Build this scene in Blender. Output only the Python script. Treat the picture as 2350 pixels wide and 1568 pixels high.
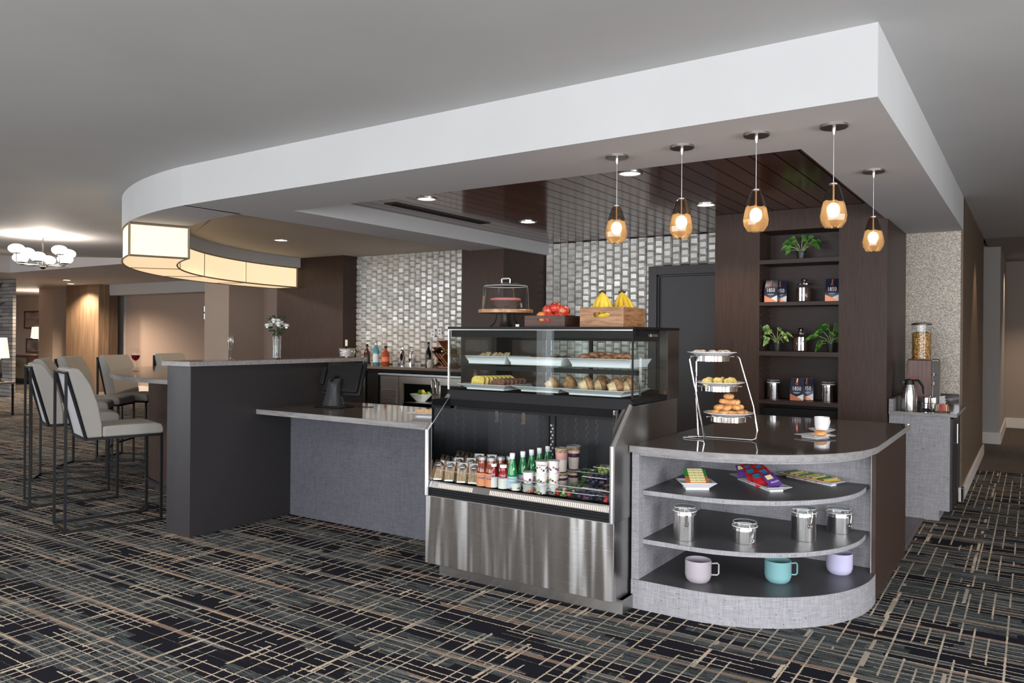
import bpy, bmesh, math, random
from mathutils import Vector, Matrix, Euler
for o in list(bpy.data.objects): bpy.data.objects.remove(o)
C = bpy.context.scene.collection
SC = bpy.context.scene
PI = math.pi
rnd = random.Random(7)

# ------------------------------------------------------------------ camera
F_, CX, CY = 1797.0, 1175.0, 771.0
R_, T_, H_ = math.radians(.44), math.radians(33.67), 1.5
cam_d = bpy.data.cameras.new('camera'); cam = bpy.data.objects.new('camera', cam_d); C.objects.link(cam)
cam_d.sensor_width = 36; cam_d.lens = F_ / 2350 * 36; cam_d.shift_y = -13 / 2350; cam_d.clip_end = 200
fw = Vector((-math.sin(T_), math.cos(T_), 0)); rt = Vector((math.cos(T_), math.sin(T_), 0)); up = Vector((0, 0, 1))
cr = rt * math.cos(R_) + up * math.sin(R_); cu = up * math.cos(R_) - rt * math.sin(R_)
M = Matrix((cr, cu, -fw)).transposed().to_4x4(); M.translation = (0, 0, H_)
cam.matrix_world = M
SC.camera = cam
SC.view_settings.view_transform = 'Standard'; SC.view_settings.look = 'None'
SC.view_settings.gamma = 1; SC.view_settings.use_curve_mapping = False
SC.view_settings.exposure = 0.85

def ray(px, py):            # a photo pixel (2350x1568) as a ray from the camera
    dx = (px - CX) / F_; dy = (py - CY) / F_
    x = dx * math.cos(R_) + dy * math.sin(R_); y = -dx * math.sin(R_) + dy * math.cos(R_)
    s, c = math.sin(T_), math.cos(T_)
    return (x * c - s, x * s + c, -y)
def pz(px, py, z):
    r = ray(px, py); t = (z - H_) / r[2]; return (r[0] * t, r[1] * t)
def py_(px, py, y):
    r = ray(px, py); t = y / r[1]; return (r[0] * t, H_ + r[2] * t)

# ------------------------------------------------------------------ world and lights
w = bpy.data.worlds.new('world'); SC.world = w; w.use_nodes = True
bg = w.node_tree.nodes['Background']; bg.inputs[0].default_value = (.82, .9, 1, 1); bg.inputs[1].default_value = 1.4

def area(name, loc, rot, sx, sy, power, col=(1, 1, 1)):
    d = bpy.data.lights.new(name, 'AREA'); d.shape = 'RECTANGLE'; d.size = sx; d.size_y = sy; d.energy = power; d.color = col
    o = bpy.data.objects.new(name, d); C.objects.link(o); o.location = loc; o.rotation_euler = rot; return o
def point(name, loc, power, col, r=.03, spot=None):
    d = bpy.data.lights.new(name, 'SPOT' if spot else 'POINT'); d.energy = power; d.color = col; d.shadow_soft_size = r
    if spot: d.spot_size = math.radians(spot); d.spot_blend = .6
    o = bpy.data.objects.new(name, d); C.objects.link(o); o.location = loc; return o
REAR_Y, EAST_X, CEIL = -4.2, 4.6, 2.827
# daylight through the window walls behind and beside the camera
WIN_R = [(-15.0, 1.3), (-11.6, 1.3), (-7.35, .16), (-4.1, 1.2), (-1.0, 1.3), (2.6, 1.3)]     # centre, half width; narrow one added for a reflected streak
for x, hw in WIN_R:
    area('window_daylight', (x, REAR_Y + .12, 1.45), (math.radians(90), 0, 0), hw * 2, 2.2, 80 * hw * (.22 if hw < .5 else 1), (.95, .97, 1))
WIN_E = [(-1.6, 1.3), (2.4, 1.3)]
for y, hw in WIN_E:
    area('window_daylight', (EAST_X - .12, y, 1.45), (math.radians(90), 0, math.radians(90)), hw * 2, 2.2, 80 * hw, (.95, .97, 1))
# unseen fill spots added to lift floor and ceiling, behind and beside the camera
for x, y in ((-9, 1.2), (-6, 1.2), (-3, 1.2), (0, 1.2), (2.6, 1.2), (-6, -1.8), (-3, -1.8), (0, -1.8), (-12, 1.2), (2.6, 5), (2.6, 8.5), (3.2, 12.2), (-15, 2)):
    point('lobby_fill', (x, y, 2.75), 42, (1, .96, .91), .12, 150)
for x, y, p in ((-16.5, 5.2, 110), (-24.2, 12.2, 150)):  # fill spots added out of view to brighten the lounge
    point('lounge_fill', (x, y, 2.65), p, (1, .80, .66), .12, 160)
WARM = (1, .80, .62)
# ------------------------------------------------------------------ materials
MATS = {}
def newmat(name):
    m = bpy.data.materials.new(name); m.use_nodes = True; MATS[name] = m
    return m, m.node_tree.nodes, m.node_tree.links, m.node_tree.nodes['Principled BSDF']
def mat(name, col, rough=.5, metal=0, spec=.5, trans=0, ior=1.45, emit=None, es=0, coat=0, alpha=1):
    if name in MATS: return MATS[name]
    m, n, l, b = newmat(name)
    b.inputs['Base Color'].default_value = (*col, 1); b.inputs['Roughness'].default_value = rough
    b.inputs['Metallic'].default_value = metal; b.inputs['Specular IOR Level'].default_value = spec
    b.inputs['Transmission Weight'].default_value = trans; b.inputs['IOR'].default_value = ior
    b.inputs['Coat Weight'].default_value = coat
    if emit: b.inputs['Emission Color'].default_value = (*emit, 1); b.inputs['Emission Strength'].default_value = es
    return m
def nd(n, t, **k):
    x = n.new(t)
    for a, v in k.items(): setattr(x, a, v)
    return x
def mth(n, l, op, a, b=None, c=None):
    x = n.new('ShaderNodeMath'); x.operation = op
    for i, v in enumerate((a, b, c)):
        if v is None: continue
        if isinstance(v, (int, float)): x.inputs[i].default_value = v
        else: l.new(v, x.inputs[i])
    return x.outputs[0]
def mixc(n, l, f, a, b):
    x = n.new('ShaderNodeMix'); x.data_type = 'RGBA'
    if isinstance(f, (int, float)): x.inputs[0].default_value = f
    else: l.new(f, x.inputs[0])
    for i, v in ((6, a), (7, b)):
        if isinstance(v, tuple): x.inputs[i].default_value = (*v, 1)
        else: l.new(v, x.inputs[i])
    return x.outputs[2]
def noise(n, l, vec, scale, detail=2, rough=.5):
    x = n.new('ShaderNodeTexNoise'); x.inputs['Scale'].default_value = scale; x.inputs['Detail'].default_value = detail
    x.inputs['Roughness'].default_value = rough
    l.new(vec, x.inputs['Vector']); return x.outputs['Fac']
def mapping(n, l, vec, sc=(1, 1, 1), loc=(0, 0, 0), rot=(0, 0, 0)):
    x = n.new('ShaderNodeMapping'); x.inputs['Scale'].default_value = sc; x.inputs['Location'].default_value = loc; x.inputs['Rotation'].default_value = rot
    l.new(vec, x.inputs[0]); return x.outputs[0]
def objco(n): return n.new('ShaderNodeTexCoord').outputs['Object']
def worldco(n): return n.new('ShaderNodeNewGeometry').outputs['Position']
def bump(n, l, b, h, strength=.3, dist=.01):
    x = n.new('ShaderNodeBump'); x.inputs['Strength'].default_value = strength; x.inputs['Distance'].default_value = dist
    l.new(h, x.inputs['Height']); l.new(x.outputs[0], b.inputs['Normal'])
def noisy(name, a, b_, scale=(1, 1, 1), ns=20, rough=.5, lo=.35, hi=.65, bmp=0, metal=0, spec=.5, world=True, detail=4, dist=.005, coat=0):
    if name in MATS: return MATS[name]
    m, n, l, b = newmat(name)
    co = mapping(n, l, worldco(n) if world else objco(n), scale)
    f = noise(n, l, co, ns, detail)
    mr = nd(n, 'ShaderNodeMapRange'); l.new(f, mr.inputs[0]); mr.inputs[1].default_value = lo; mr.inputs[2].default_value = hi
    l.new(mixc(n, l, mr.outputs[0], a, b_), b.inputs['Base Color'])
    b.inputs['Roughness'].default_value = rough; b.inputs['Metallic'].default_value = metal; b.inputs['Specular IOR Level'].default_value = spec
    b.inputs['Coat Weight'].default_value = coat
    if bmp: bump(n, l, b, f, bmp, dist)
    return m
def linen(name, base, dark, spec=.3, bmp=.3, rough=.65):    # woven grasscloth laminate with dark slubs
    m, n, l, b = newmat(name)
    co = worldco(n)
    h = noise(n, l, mapping(n, l, co, (14, 14, 300)), 1, 3); v = noise(n, l, mapping(n, l, co, (260, 260, 10)), 1, 3)
    s = mth(n, l, 'ADD', h, v)
    mr = nd(n, 'ShaderNodeMapRange'); l.new(s, mr.inputs[0]); mr.inputs[1].default_value = .8; mr.inputs[2].default_value = 1.2
    mr.inputs[3].default_value = .75; mr.inputs[4].default_value = 1.12
    sl = noise(n, l, mapping(n, l, co, (60, 60, 130)), 1, 2)
    slm = nd(n, 'ShaderNodeMapRange'); l.new(sl, slm.inputs[0]); slm.inputs[1].default_value = .66; slm.inputs[2].default_value = .72
    c0 = mixc(n, l, slm.outputs[0], base, dark)
    mx = n.new('ShaderNodeMix'); mx.data_type = 'RGBA'; mx.blend_type = 'MULTIPLY'; mx.inputs[0].default_value = 1
    l.new(c0, mx.inputs[6]); cb = nd(n, 'ShaderNodeCombineColor')
    for i in range(3): l.new(mr.outputs[0], cb.inputs[i])
    l.new(cb.outputs[0], mx.inputs[7]); l.new(mx.outputs[2], b.inputs['Base Color'])
    b.inputs['Roughness'].default_value = rough; b.inputs['Specular IOR Level'].default_value = spec
    bump(n, l, b, s, bmp, .002)
    return m

ceil_m = noisy('painted_ceiling', (.50, .497, .495), (.53, .527, .525), (1, 1, 1), 1.2, .8, bmp=0)
white_m = noisy('white_painted_drywall', (.49, .49, .49), (.515, .515, .515), (1, 1, 1), 1.5, .7)
sofb_m = mat('soffit_underside_paint', (.60, .59, .61), .8)
tray_m = mat('tray_ceiling_paint', (.62, .56, .50), .8)
darklam = noisy('dark_laminate', (.021, .019, .021), (.029, .026, .028), (60, 60, 3), 8, .42, bmp=.1, spec=.4)
brownwood = noisy('dark_brown_wood_veneer', (.038, .022, .0165), (.056, .034, .026), (70, 70, 2.2), 3, .45, spec=.22)
shelfwood = noisy('espresso_shelf_veneer', (.026, .0155, .012), (.038, .024, .019), (2, 70, 70), 3, .45, spec=.3)
linen_l = linen('light_grey_linen_laminate', (.31, .305, .325), (.10, .10, .11))
linen_d = linen('slate_grey_linen_laminate', (.105, .105, .125), (.04, .04, .05))
wallgrey = mat('warm_grey_wall_paint', (.36, .33, .31), .85)
wallpink = noisy('taupe_wallcovering', (.30, .225, .185), (.33, .25, .205), (1, 1, 1), 60, .85)
wallbeige = noisy('beige_wallcovering', (.46, .36, .29), (.52, .41, .33), (1, 1, 1), 120, .85)
brownwall = noisy('bronze_ribbed_wallcovering', (.115, .078, .050), (.15, .104, .068), (2, 2, 90), 2, .55, bmp=.2)
base_m = mat('white_baseboard_paint', (.62, .58, .55), .5)
black_m = mat('black_powder_coated_metal', (.008, .008, .009), .5, 0, .25)
blackg = mat('black_gloss', (.008, .008, .009), .12, 0, .6)
blackp = mat('black_plastic', (.010, .010, .011), .4, 0, .35)
white_c = mat('white_porcelain', (.86, .86, .88), .12, 0, .6, coat=.5)
white_p = mat('white_plastic', (.8, .8, .8), .4)
chrome = mat('polished_chrome', (.8, .8, .8), .08, 1)
nickel = mat('brushed_nickel', (.42, .40, .38), .28, 1)
glass = mat('clear_glass', (1, 1, 1), .0, 0, .5, 1, 1.45)
plastic_clear = mat('clear_plastic', (1, 1, 1), .08, 0, .5, 1, 1.35)

def thinglass(name, tint=(.96, .98, .98), refl=.10):
    m, n, l, b = newmat(name)
    out = n['Material Output']; n.remove(b)
    tr = nd(n, 'ShaderNodeBsdfTransparent'); tr.inputs[0].default_value = (*tint, 1)
    gl = nd(n, 'ShaderNodeBsdfGlossy'); gl.inputs['Roughness'].default_value = .0
    lw = nd(n, 'ShaderNodeLayerWeight'); lw.inputs[0].default_value = .5
    f = mth(n, l, 'ADD', mth(n, l, 'MULTIPLY', mth(n, l, 'POWER', lw.outputs['Facing'], 4.5), .9), refl * .5)
    mx = nd(n, 'ShaderNodeMixShader'); l.new(f, mx.inputs[0]); l.new(tr.outputs[0], mx.inputs[1]); l.new(gl.outputs[0], mx.inputs[2])
    l.new(mx.outputs[0], out.inputs[0]); return m
pane = thinglass('display_glass_pane', (.93, .96, .95), .06)
clearthin = thinglass('thin_clear_vessel', (.97, .98, .98), .07)

def steel(name, col=(.50, .50, .51), rough=.25, vertical=True, wave=.0, aniso=True):
    m, n, l, b = newmat(name)
    co = worldco(n)
    sc = (220, 220, 3) if vertical else (3, 3, 260)
    f = noise(n, l, mapping(n, l, co, sc), 1, 3)
    mr = nd(n, 'ShaderNodeMapRange'); l.new(f, mr.inputs[0]); mr.inputs[3].default_value = rough - .02; mr.inputs[4].default_value = rough + .03
    l.new(mr.outputs[0], b.inputs['Roughness'])
    b.inputs['Metallic'].default_value = 1; b.inputs['Base Color'].default_value = (*col, 1)
    if wave:
        g = noise(n, l, mapping(n, l, co, (9, 1, .8)), 1, 1)
        bump(n, l, b, g, 1, wave)
    if aniso:
        b.inputs['Anisotropic'].default_value = .85; cx = nd(n, 'ShaderNodeCombineXYZ'); cx.inputs[2].default_value = 1; l.new(cx.outputs[0], b.inputs['Tangent'])
    return m
steel_p = steel('brushed_stainless_panel', (.50, .49, .48), .26, False, .022)
steel_s = steel('brushed_stainless', (.42, .41, .40), .3, False)
steel_c = steel('satin_steel_canister', (.90, .89, .88), .26, True)
alum = mat('bright_aluminium_trim', (.72, .73, .75), .3, 1)

def stone(name, a, b_, rough=.12, spec=.6):
    m, n, l, b = newmat(name)
    co = worldco(n)
    f = noise(n, l, mapping(n, l, co, (3, 22, 22), rot=(0, 0, .3)), 2.2, 6, .65)
    g = noise(n, l, co, 260, 2)
    s = mth(n, l, 'ADD', mth(n, l, 'MULTIPLY', f, .75), mth(n, l, 'MULTIPLY', g, .25))
    mr = nd(n, 'ShaderNodeMapRange'); l.new(s, mr.inputs[0]); mr.inputs[1].default_value = .35; mr.inputs[2].default_value = .65
    l.new(mixc(n, l, mr.outputs[0], a, b_), b.inputs['Base Color']); b.inputs['Roughness'].default_value = rough; b.inputs['Specular IOR Level'].default_value = spec
    return m
stone_m = stone('dark_engineered_stone', (.060, .050, .045), (.115, .10, .092), .07)
stone_e = stone('honed_stone_edge', (.17, .16, .16), (.30, .285, .28), .5, .4)
shelf_d = noisy('charcoal_shelf_laminate', (.045, .044, .047), (.062, .06, .065), (3, 40, 40), 5, .38)

def tilemat():
    m, n, l, b = newmat('pearl_glass_tile')
    f = noise(n, l, mapping(n, l, worldco(n), (7, 7, 11)), 1, 1)
    mr = nd(n, 'ShaderNodeMapRange'); l.new(f, mr.inputs[0]); mr.inputs[1].default_value = .3; mr.inputs[2].default_value = .7
    l.new(mixc(n, l, mr.outputs[0], (.56, .54, .50), (.80, .79, .76)), b.inputs['Base Color'])
    b.inputs['Roughness'].default_value = .33; b.inputs['Metallic'].default_value = .22; b.inputs['Coat Weight'].default_value = .25; b.inputs['Coat Roughness'].default_value = .15
    return m
tile_m = tilemat()
grout_m = mat('dark_grout', (.05, .047, .043), .8)

def carpet(name='patterned_carpet'):
    m, n, l, b = newmat(name)
    co = worldco(n)
    # ragged pile wobble
    wob = nd(n, 'ShaderNodeTexNoise'); wob.inputs['Scale'].default_value = 110; wob.inputs['Detail'].default_value = 1; l.new(co, wob.inputs['Vector'])
    sx = nd(n, 'ShaderNodeSeparateXYZ'); l.new(co, sx.inputs[0])
    wc = nd(n, 'ShaderNodeSeparateColor'); l.new(wob.outputs['Color'], wc.inputs[0])
    u = mth(n, l, 'ADD', sx.outputs[0], mth(n, l, 'MULTIPLY', mth(n, l, 'SUBTRACT', wc.outputs[0], .5), .011))
    v = mth(n, l, 'ADD', sx.outputs[1], mth(n, l, 'MULTIPLY', mth(n, l, 'SUBTRACT', wc.outputs[1], .5), .011))
    def vec(a, sa, b2, sb, off=0):
        cb = nd(n, 'ShaderNodeCombineXYZ'); l.new(mth(n, l, 'MULTIPLY_ADD', a, sa, off), cb.inputs[0]); l.new(mth(n, l, 'MULTIPLY', b2, sb), cb.inputs[1]); return cb.outputs[0]
    def lines(c, dens, width):   # irregularly spaced thin lines along one axis
        vo = nd(n, 'ShaderNodeTexVoronoi'); vo.voronoi_dimensions = '1D'; vo.feature = 'DISTANCE_TO_EDGE'
        vo.inputs['Scale'].default_value = dens; vo.inputs['Randomness'].default_value = .75; l.new(c, vo.inputs['W'])
        d = mth(n, l, 'DIVIDE', vo.outputs['Distance'], dens)
        return mth(n, l, 'LESS_THAN', d, width)
    def gate(vc, th, det=1):
        return mth(n, l, 'GREATER_THAN', noise(n, l, vc, 1, det), th)
    # ground: navy blocks against heathered grey-green
    vq = mth(n, l, 'MULTIPLY', mth(n, l, 'FLOOR', mth(n, l, 'MULTIPLY', v, 19.0)), 1 / 19.0)
    reg = gate(vec(u, .75, vq, 5.5), .50, 1)
    # strips running along x, each its own tone, broken into lengths
    strip = nd(n, 'ShaderNodeTexNoise'); strip.inputs['Scale'].default_value = 1; strip.inputs['Detail'].default_value = 3; l.new(vec(u, 5, v, 150), strip.inputs['Vector'])
    dash = nd(n, 'ShaderNodeMapRange'); l.new(strip.outputs['Fac'], dash.inputs[0]); dash.inputs[1].default_value = .44; dash.inputs[2].default_value = .56
    heather = mixc(n, l, dash.outputs[0], (.010, .012, .015), (.095, .105, .105))
    navy = mixc(n, l, noise(n, l, co, 300, 1), (.004, .0045, .008), (.014, .014, .021))
    ground = mixc(n, l, reg, navy, heather)
    # long taupe bands
    band = lines(mth(n, l, 'ADD', v, .13), 3.6, .016)
    bt = gate(vec(u, .9, v, 6, 4), .40)
    bc = mixc(n, l, gate(vec(u, 1.7, v, 9, 9), .5), (.21, .145, .11), (.12, .12, .115))
    ground = mixc(n, l, mth(n, l, 'MULTIPLY', band, bt), ground, bc)
    # cream lines both ways
    ccol = mixc(n, l, noise(n, l, co, 7, 2), (.60, .44, .28), (.50, .47, .41))
    ccol = mixc(n, l, mth(n, l, 'MULTIPLY', reg, .42), ccol, (.11, .12, .12))
    lx = mth(n, l, 'MULTIPLY', lines(v, 19, .0034), gate(vec(u, 1.5, vq, 17, 2), .46))
    ly = mth(n, l, 'MULTIPLY', lines(u, 14, .0042), gate(vec(v, 3.2, u, 8, 7), .44))
    ly2 = mth(n, l, 'MULTIPLY', lines(mth(n, l, 'ADD', u, 3.3), 3.0, .0085), gate(vec(v, 4, u, 2, 17), .53))
    ln = mth(n, l, 'MAXIMUM', lx, mth(n, l, 'MAXIMUM', ly, ly2))
    tuft = mth(n, l, 'GREATER_THAN', noise(n, l, co, 420, 1), .36)
    colr = mixc(n, l, mth(n, l, 'MULTIPLY', ln, tuft), ground, ccol)
    # the lounge end is lit warmer only by lamps; same carpet everywhere
    l.new(colr, b.inputs['Base Color']); b.inputs['Roughness'].default_value = .95; b.inputs['Specular IOR Level'].default_value = .1
    bump(n, l, b, noise(n, l, co, 330, 2), .6, .006)
    return m
carpet_m = carpet()
carpet2 = noisy('brown_corridor_carpet', (.03, .024, .02), (.11, .085, .065), (14, 110, 1), 1, .95, bmp=.3)

def plankceil():
    m, n, l, b = newmat('walnut_plank')
    co = worldco(n)
    sx = nd(n, 'ShaderNodeSeparateXYZ'); l.new(co, sx.inputs[0])
    idx = mth(n, l, 'FLOOR', mth(n, l, 'MULTIPLY', sx.outputs[0], 1 / .152))
    cb = nd(n, 'ShaderNodeCombineXYZ'); l.new(idx, cb.inputs[0]); l.new(mth(n, l, 'FLOOR', mth(n, l, 'MULTIPLY', mth(n, l, 'ADD', sx.outputs[1], mth(n, l, 'MULTIPLY', idx, .77)), .55)), cb.inputs[1])
    wn = nd(n, 'ShaderNodeTexWhiteNoise'); l.new(cb.outputs[0], wn.inputs[0])
    g = noise(n, l, mapping(n, l, co, (60, 3, 3)), 1, 4)
    f = mth(n, l, 'ADD', mth(n, l, 'MULTIPLY', wn.outputs['Value'], .55), mth(n, l, 'MULTIPLY', g, .45))
    l.new(mixc(n, l, f, (.060, .017, .007), (.21, .066, .029)), b.inputs['Base Color'])
    b.inputs['Roughness'].default_value = .16; b.inputs['Specular IOR Level'].default_value = .5; b.inputs['Coat Weight'].default_value = .2; b.inputs['Coat Roughness'].default_value = .08
    return m
plank_m = plankceil()
woodlight = noisy('acacia_wood', (.22, .10, .04), (.42, .22, .10), (9, 9, 60), 1.2, .4, world=True)
wooddark = noisy('dark_walnut_crate', (.05, .022, .015), (.09, .042, .028), (6, 6, 60), 1.5, .45)
oakpanel = noisy('oak_panel', (.14, .085, .05), (.25, .165, .105), (40, 40, 1.2), 1, .5)
fabric = noisy('grey_upholstery', (.25, .235, .215), (.29, .272, .248), (1, 1, 1), 260, .8, bmp=.15, dist=.002)
fabric_b = mat('pale_grey_backrest_shell', (.36, .36, .38), .7)
shade_m = mat('ring_light_acrylic', (.9, .8, .6), .5, emit=(1, .74, .44), es=.47)

# ------------------------------------------------------------------ mesh builder
class MB:
    def __init__(s): s.v = []; s.f = []; s.mi = []; s.mats = []
    def m(s, mt):
        if mt not in s.mats: s.mats.append(mt)
        return s.mats.index(mt)
    def add(s, vs, fs, mt=None, T=None):
        o = len(s.v)
        for p in vs:
            p = Vector(p); s.v.append(T @ p if T else p)
        k = s.m(mt) if mt else 0
        for f in fs: s.f.append([i + o for i in f]); s.mi.append(k)
        return s
    def box(s, a, b, mt=None, T=None):
        x0, y0, z0 = [min(p, q) for p, q in zip(a, b)]; x1, y1, z1 = [max(p, q) for p, q in zip(a, b)]
        vs = [(x0, y0, z0), (x1, y0, z0), (x1, y1, z0), (x0, y1, z0), (x0, y0, z1), (x1, y0, z1), (x1, y1, z1), (x0, y1, z1)]
        return s.add(vs, [(0, 3, 2, 1), (4, 5, 6, 7), (0, 1, 5, 4), (1, 2, 6, 5), (2, 3, 7, 6), (3, 0, 4, 7)], mt, T)
    def prism(s, pts, z0, z1, mt=None, T=None, side=None):
        n = len(pts); a = sum(pts[i][0] * pts[(i + 1) % n][1] - pts[(i + 1) % n][0] * pts[i][1] for i in range(n))
        if a < 0: pts = pts[::-1]
        vs = [(x, y, z0) for x, y in pts] + [(x, y, z1) for x, y in pts]
        s.add(vs, [list(range(n))[::-1], list(range(n, 2 * n))], mt, T)
        s.add(vs, [(i, (i + 1) % n, n + (i + 1) % n, n + i) for i in range(n)], side or mt, T)
        return s
    def lathe(s, prof, seg=24, mt=None, T=None, cap=True):
        vs = []; fs = []
        for r, z in prof:
            for k in range(seg): a = 2 * PI * k / seg; vs.append((r * math.cos(a), r * math.sin(a), z))
        for i in range(len(prof) - 1):
            for k in range(seg):
                k2 = (k + 1) % seg; fs.append((i * seg + k, i * seg + k2, (i + 1) * seg + k2, (i + 1) * seg + k))
        if cap:
            if prof[0][0] > 1e-6: fs.append(list(range(seg))[::-1])
            if prof[-1][0] > 1e-6: fs.append([(len(prof) - 1) * seg + k for k in range(seg)])
        return s.add(vs, fs, mt, T)
    def tube(s, path, r, seg=8, mt=None, T=None, closed=False):
        P = [Vector(p) for p in path]; n = len(P); vs = []; fs = []
        rr = r if isinstance(r, (list, tuple)) else [r] * n
        prev = None
        for i in range(n):
            if closed: t = P[(i + 1) % n] - P[i - 1]
            else: t = P[min(i + 1, n - 1)] - P[max(i - 1, 0)]
            t.normalize()
            if prev is None:
                u = t.cross(Vector((0, 0, 1)));
                if u.length < .1: u = t.cross(Vector((1, 0, 0)))
            else: u = prev - t * prev.dot(t)
            u.normalize(); prev = u; q = t.cross(u)
            for k in range(seg):
                a = 2 * PI * k / seg; vs.append(P[i] + (u * math.cos(a) + q * math.sin(a)) * rr[i])
        m_ = n if closed else n - 1
        for i in range(m_):
            j = (i + 1) % n
            for k in range(seg): k2 = (k + 1) % seg; fs.append((i * seg + k2, i * seg + k, j * seg + k, j * seg + k2))
        if not closed: fs.append(list(range(seg))); fs.append([(n - 1) * seg + k for k in range(seg)][::-1])
        return s.add(vs, fs, mt, T)
    def ball(s, c, r, mt=None, seg=16, rings=10, T=None):
        r = (r, r, r) if isinstance(r, (int, float)) else r
        vs = []; fs = []
        for i in range(rings + 1):
            a = PI * i / rings
            for k in range(seg): b = 2 * PI * k / seg; vs.append((c[0] + r[0] * math.sin(a) * math.cos(b), c[1] + r[1] * math.sin(a) * math.sin(b), c[2] - r[2] * math.cos(a)))
        for i in range(rings):
            for k in range(seg): k2 = (k + 1) % seg; fs.append((i * seg + k, i * seg + k2, (i + 1) * seg + k2, (i + 1) * seg + k))
        return s.add(vs, fs, mt, T)
    def torus(s, c, R, r, mt=None, seg=24, seg2=10, T=None, sz=1):
        return s.tube([(c[0] + R * math.cos(2 * PI * k / seg), c[1] + R * math.sin(2 * PI * k / seg), c[2]) for k in range(seg)], r, seg2, mt, T, True)
    def dish(s, w, d, h, base=.6, t=.006, mt=None, T=None, r=0):      # flared rectangular plate / tray
        def ring(a, b, z): return [(-a, -b, z), (a, -b, z), (a, b, z), (-a, b, z)]
        W, D = w / 2, d / 2
        if isinstance(base, tuple): bw, bd = W - base[0], D - base[0]
        else: bw, bd = W * base, D * base
        L = [ring(bw, bd, 0), ring(bw, bd, h * .25), ring(W, D, h - t * .4), ring(W, D, h), ring(W - t * 1.5, D - t * 1.5, h), ring(bw, bd, h * .25 + t)]
        vs = sum(L, []); fs = [(3, 2, 1, 0)]
        for i in range(5):
            for k in range(4): k2 = (k + 1) % 4; fs.append((i * 4 + k, i * 4 + k2, i * 4 + 4 + k2, i * 4 + 4 + k))
        fs.append((20, 21, 22, 23))
        return s.add(vs, fs, mt, T)
    def build(s, name, mt=None, parent=None, smooth=True, bev=0, world=False, sharp=.6, seg=2):
        me = bpy.data.meshes.new(name)
        off = Vector((0, 0, 0))
        if world and parent is not None: off = parent_loc(parent)
        me.from_pydata([tuple(p - off) for p in s.v], [], s.f)
        mats = s.mats if s.mats else [mt]
        if mt and mt not in mats: mats = [mt] + mats[1:] if not s.mats else mats
        for x in mats: me.materials.append(x)
        for p, k in zip(me.polygons, s.mi): p.material_index = k if s.mats else 0
        if smooth:
            bm = bmesh.new(); bm.from_mesh(me)
            bmesh.ops.remove_doubles(bm, verts=bm.verts, dist=1e-5)
            for f in bm.faces: f.smooth = True
            for e in bm.edges:
                if len(e.link_faces) == 2: e.smooth = e.calc_face_angle(0) < sharp
                else: e.smooth = True
            bm.to_mesh(me); bm.free()
        me.update()
        o = bpy.data.objects.new(name, me); C.objects.link(o)
        if parent is not None: o.parent = parent
        if bev:
            b = o.modifiers.new('bevel', 'BEVEL'); b.width = bev; b.segments = seg; b.limit_method = 'ANGLE'; b.angle_limit = .7
            b.harden_normals = False
        return o
def parent_loc(p):
    v = Vector(p.location)
    while p.parent: p = p.parent; v = v + Vector(p.location)
    return v
def thing(name, label, cat, loc=(0, 0, 0), rz=0, group=None):
    o = bpy.data.objects.new(name, None); C.objects.link(o); o.empty_display_size = .1
    o.location = loc; o.rotation_euler = (0, 0, rz); tag(o, label, cat, group); return o
def tag(o, label, cat, group=None, kind=None):
    o['label'] = label; o['category'] = cat
    if group: o['group'] = group
    if kind: o['kind'] = kind
    return o
def struct(name, mb, m, bev=0, parent=None, smooth=False, kind=True):
    o = mb.build(name, m, parent, smooth=smooth, bev=bev)
    if parent is None: o['kind'] = 'structure'
    return o
KIDS = {}
def kids(o): return [c for c in bpy.data.objects if c.parent == o]
def copy_tree(o, parent=None, top=True):
    c = o.copy(); C.objects.link(c); c.parent = parent
    for ch in kids(o): copy_tree(ch, c, False)
    return c
def dup(root, loc, rz=0, label=None, group=None, scale=None):
    c = copy_tree(root); c.location = loc; c.rotation_euler = (0, 0, rz)
    if label: c['label'] = label
    if group: c['group'] = group
    if scale: c.scale = scale if not isinstance(scale, (int, float)) else (scale,) * 3
    return c
def TR(x=0, y=0, z=0, rx=0, ry=0, rz=0, s=None):
    m = Matrix.Translation((x, y, z)) @ Euler((rx, ry, rz)).to_matrix().to_4x4()
    if s: m = m @ Matrix.Diagonal((*s, 1))
    return m
def text(body, size, parent, loc, rot, m, name='lettering', ext=.0004, sx=1, label=None, align='CENTER'):
    cu_ = bpy.data.curves.new(name, 'FONT'); cu_.body = body; cu_.size = size; cu_.extrude = ext; cu_.align_x = align; cu_.align_y = 'CENTER'
    cu_.resolution_u = 2
    tmp = bpy.data.objects.new('tmp', cu_); me = bpy.data.meshes.new_from_object(tmp); bpy.data.objects.remove(tmp); bpy.data.curves.remove(cu_)
    me.name = name; me.materials.clear(); me.materials.append(m)
    o = bpy.data.objects.new(name, me); C.objects.link(o); o.parent = parent; o.location = loc; o.rotation_euler = rot; o.scale = (sx, 1, 1)
    if label: o['label'] = label
    return o
def arcpts(cx, cy, r, a0, a1, n): return [(cx + r * math.cos(a0 + (a1 - a0) * i / n), cy + r * math.sin(a0 + (a1 - a0) * i / n)) for i in range(n + 1)]
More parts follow.
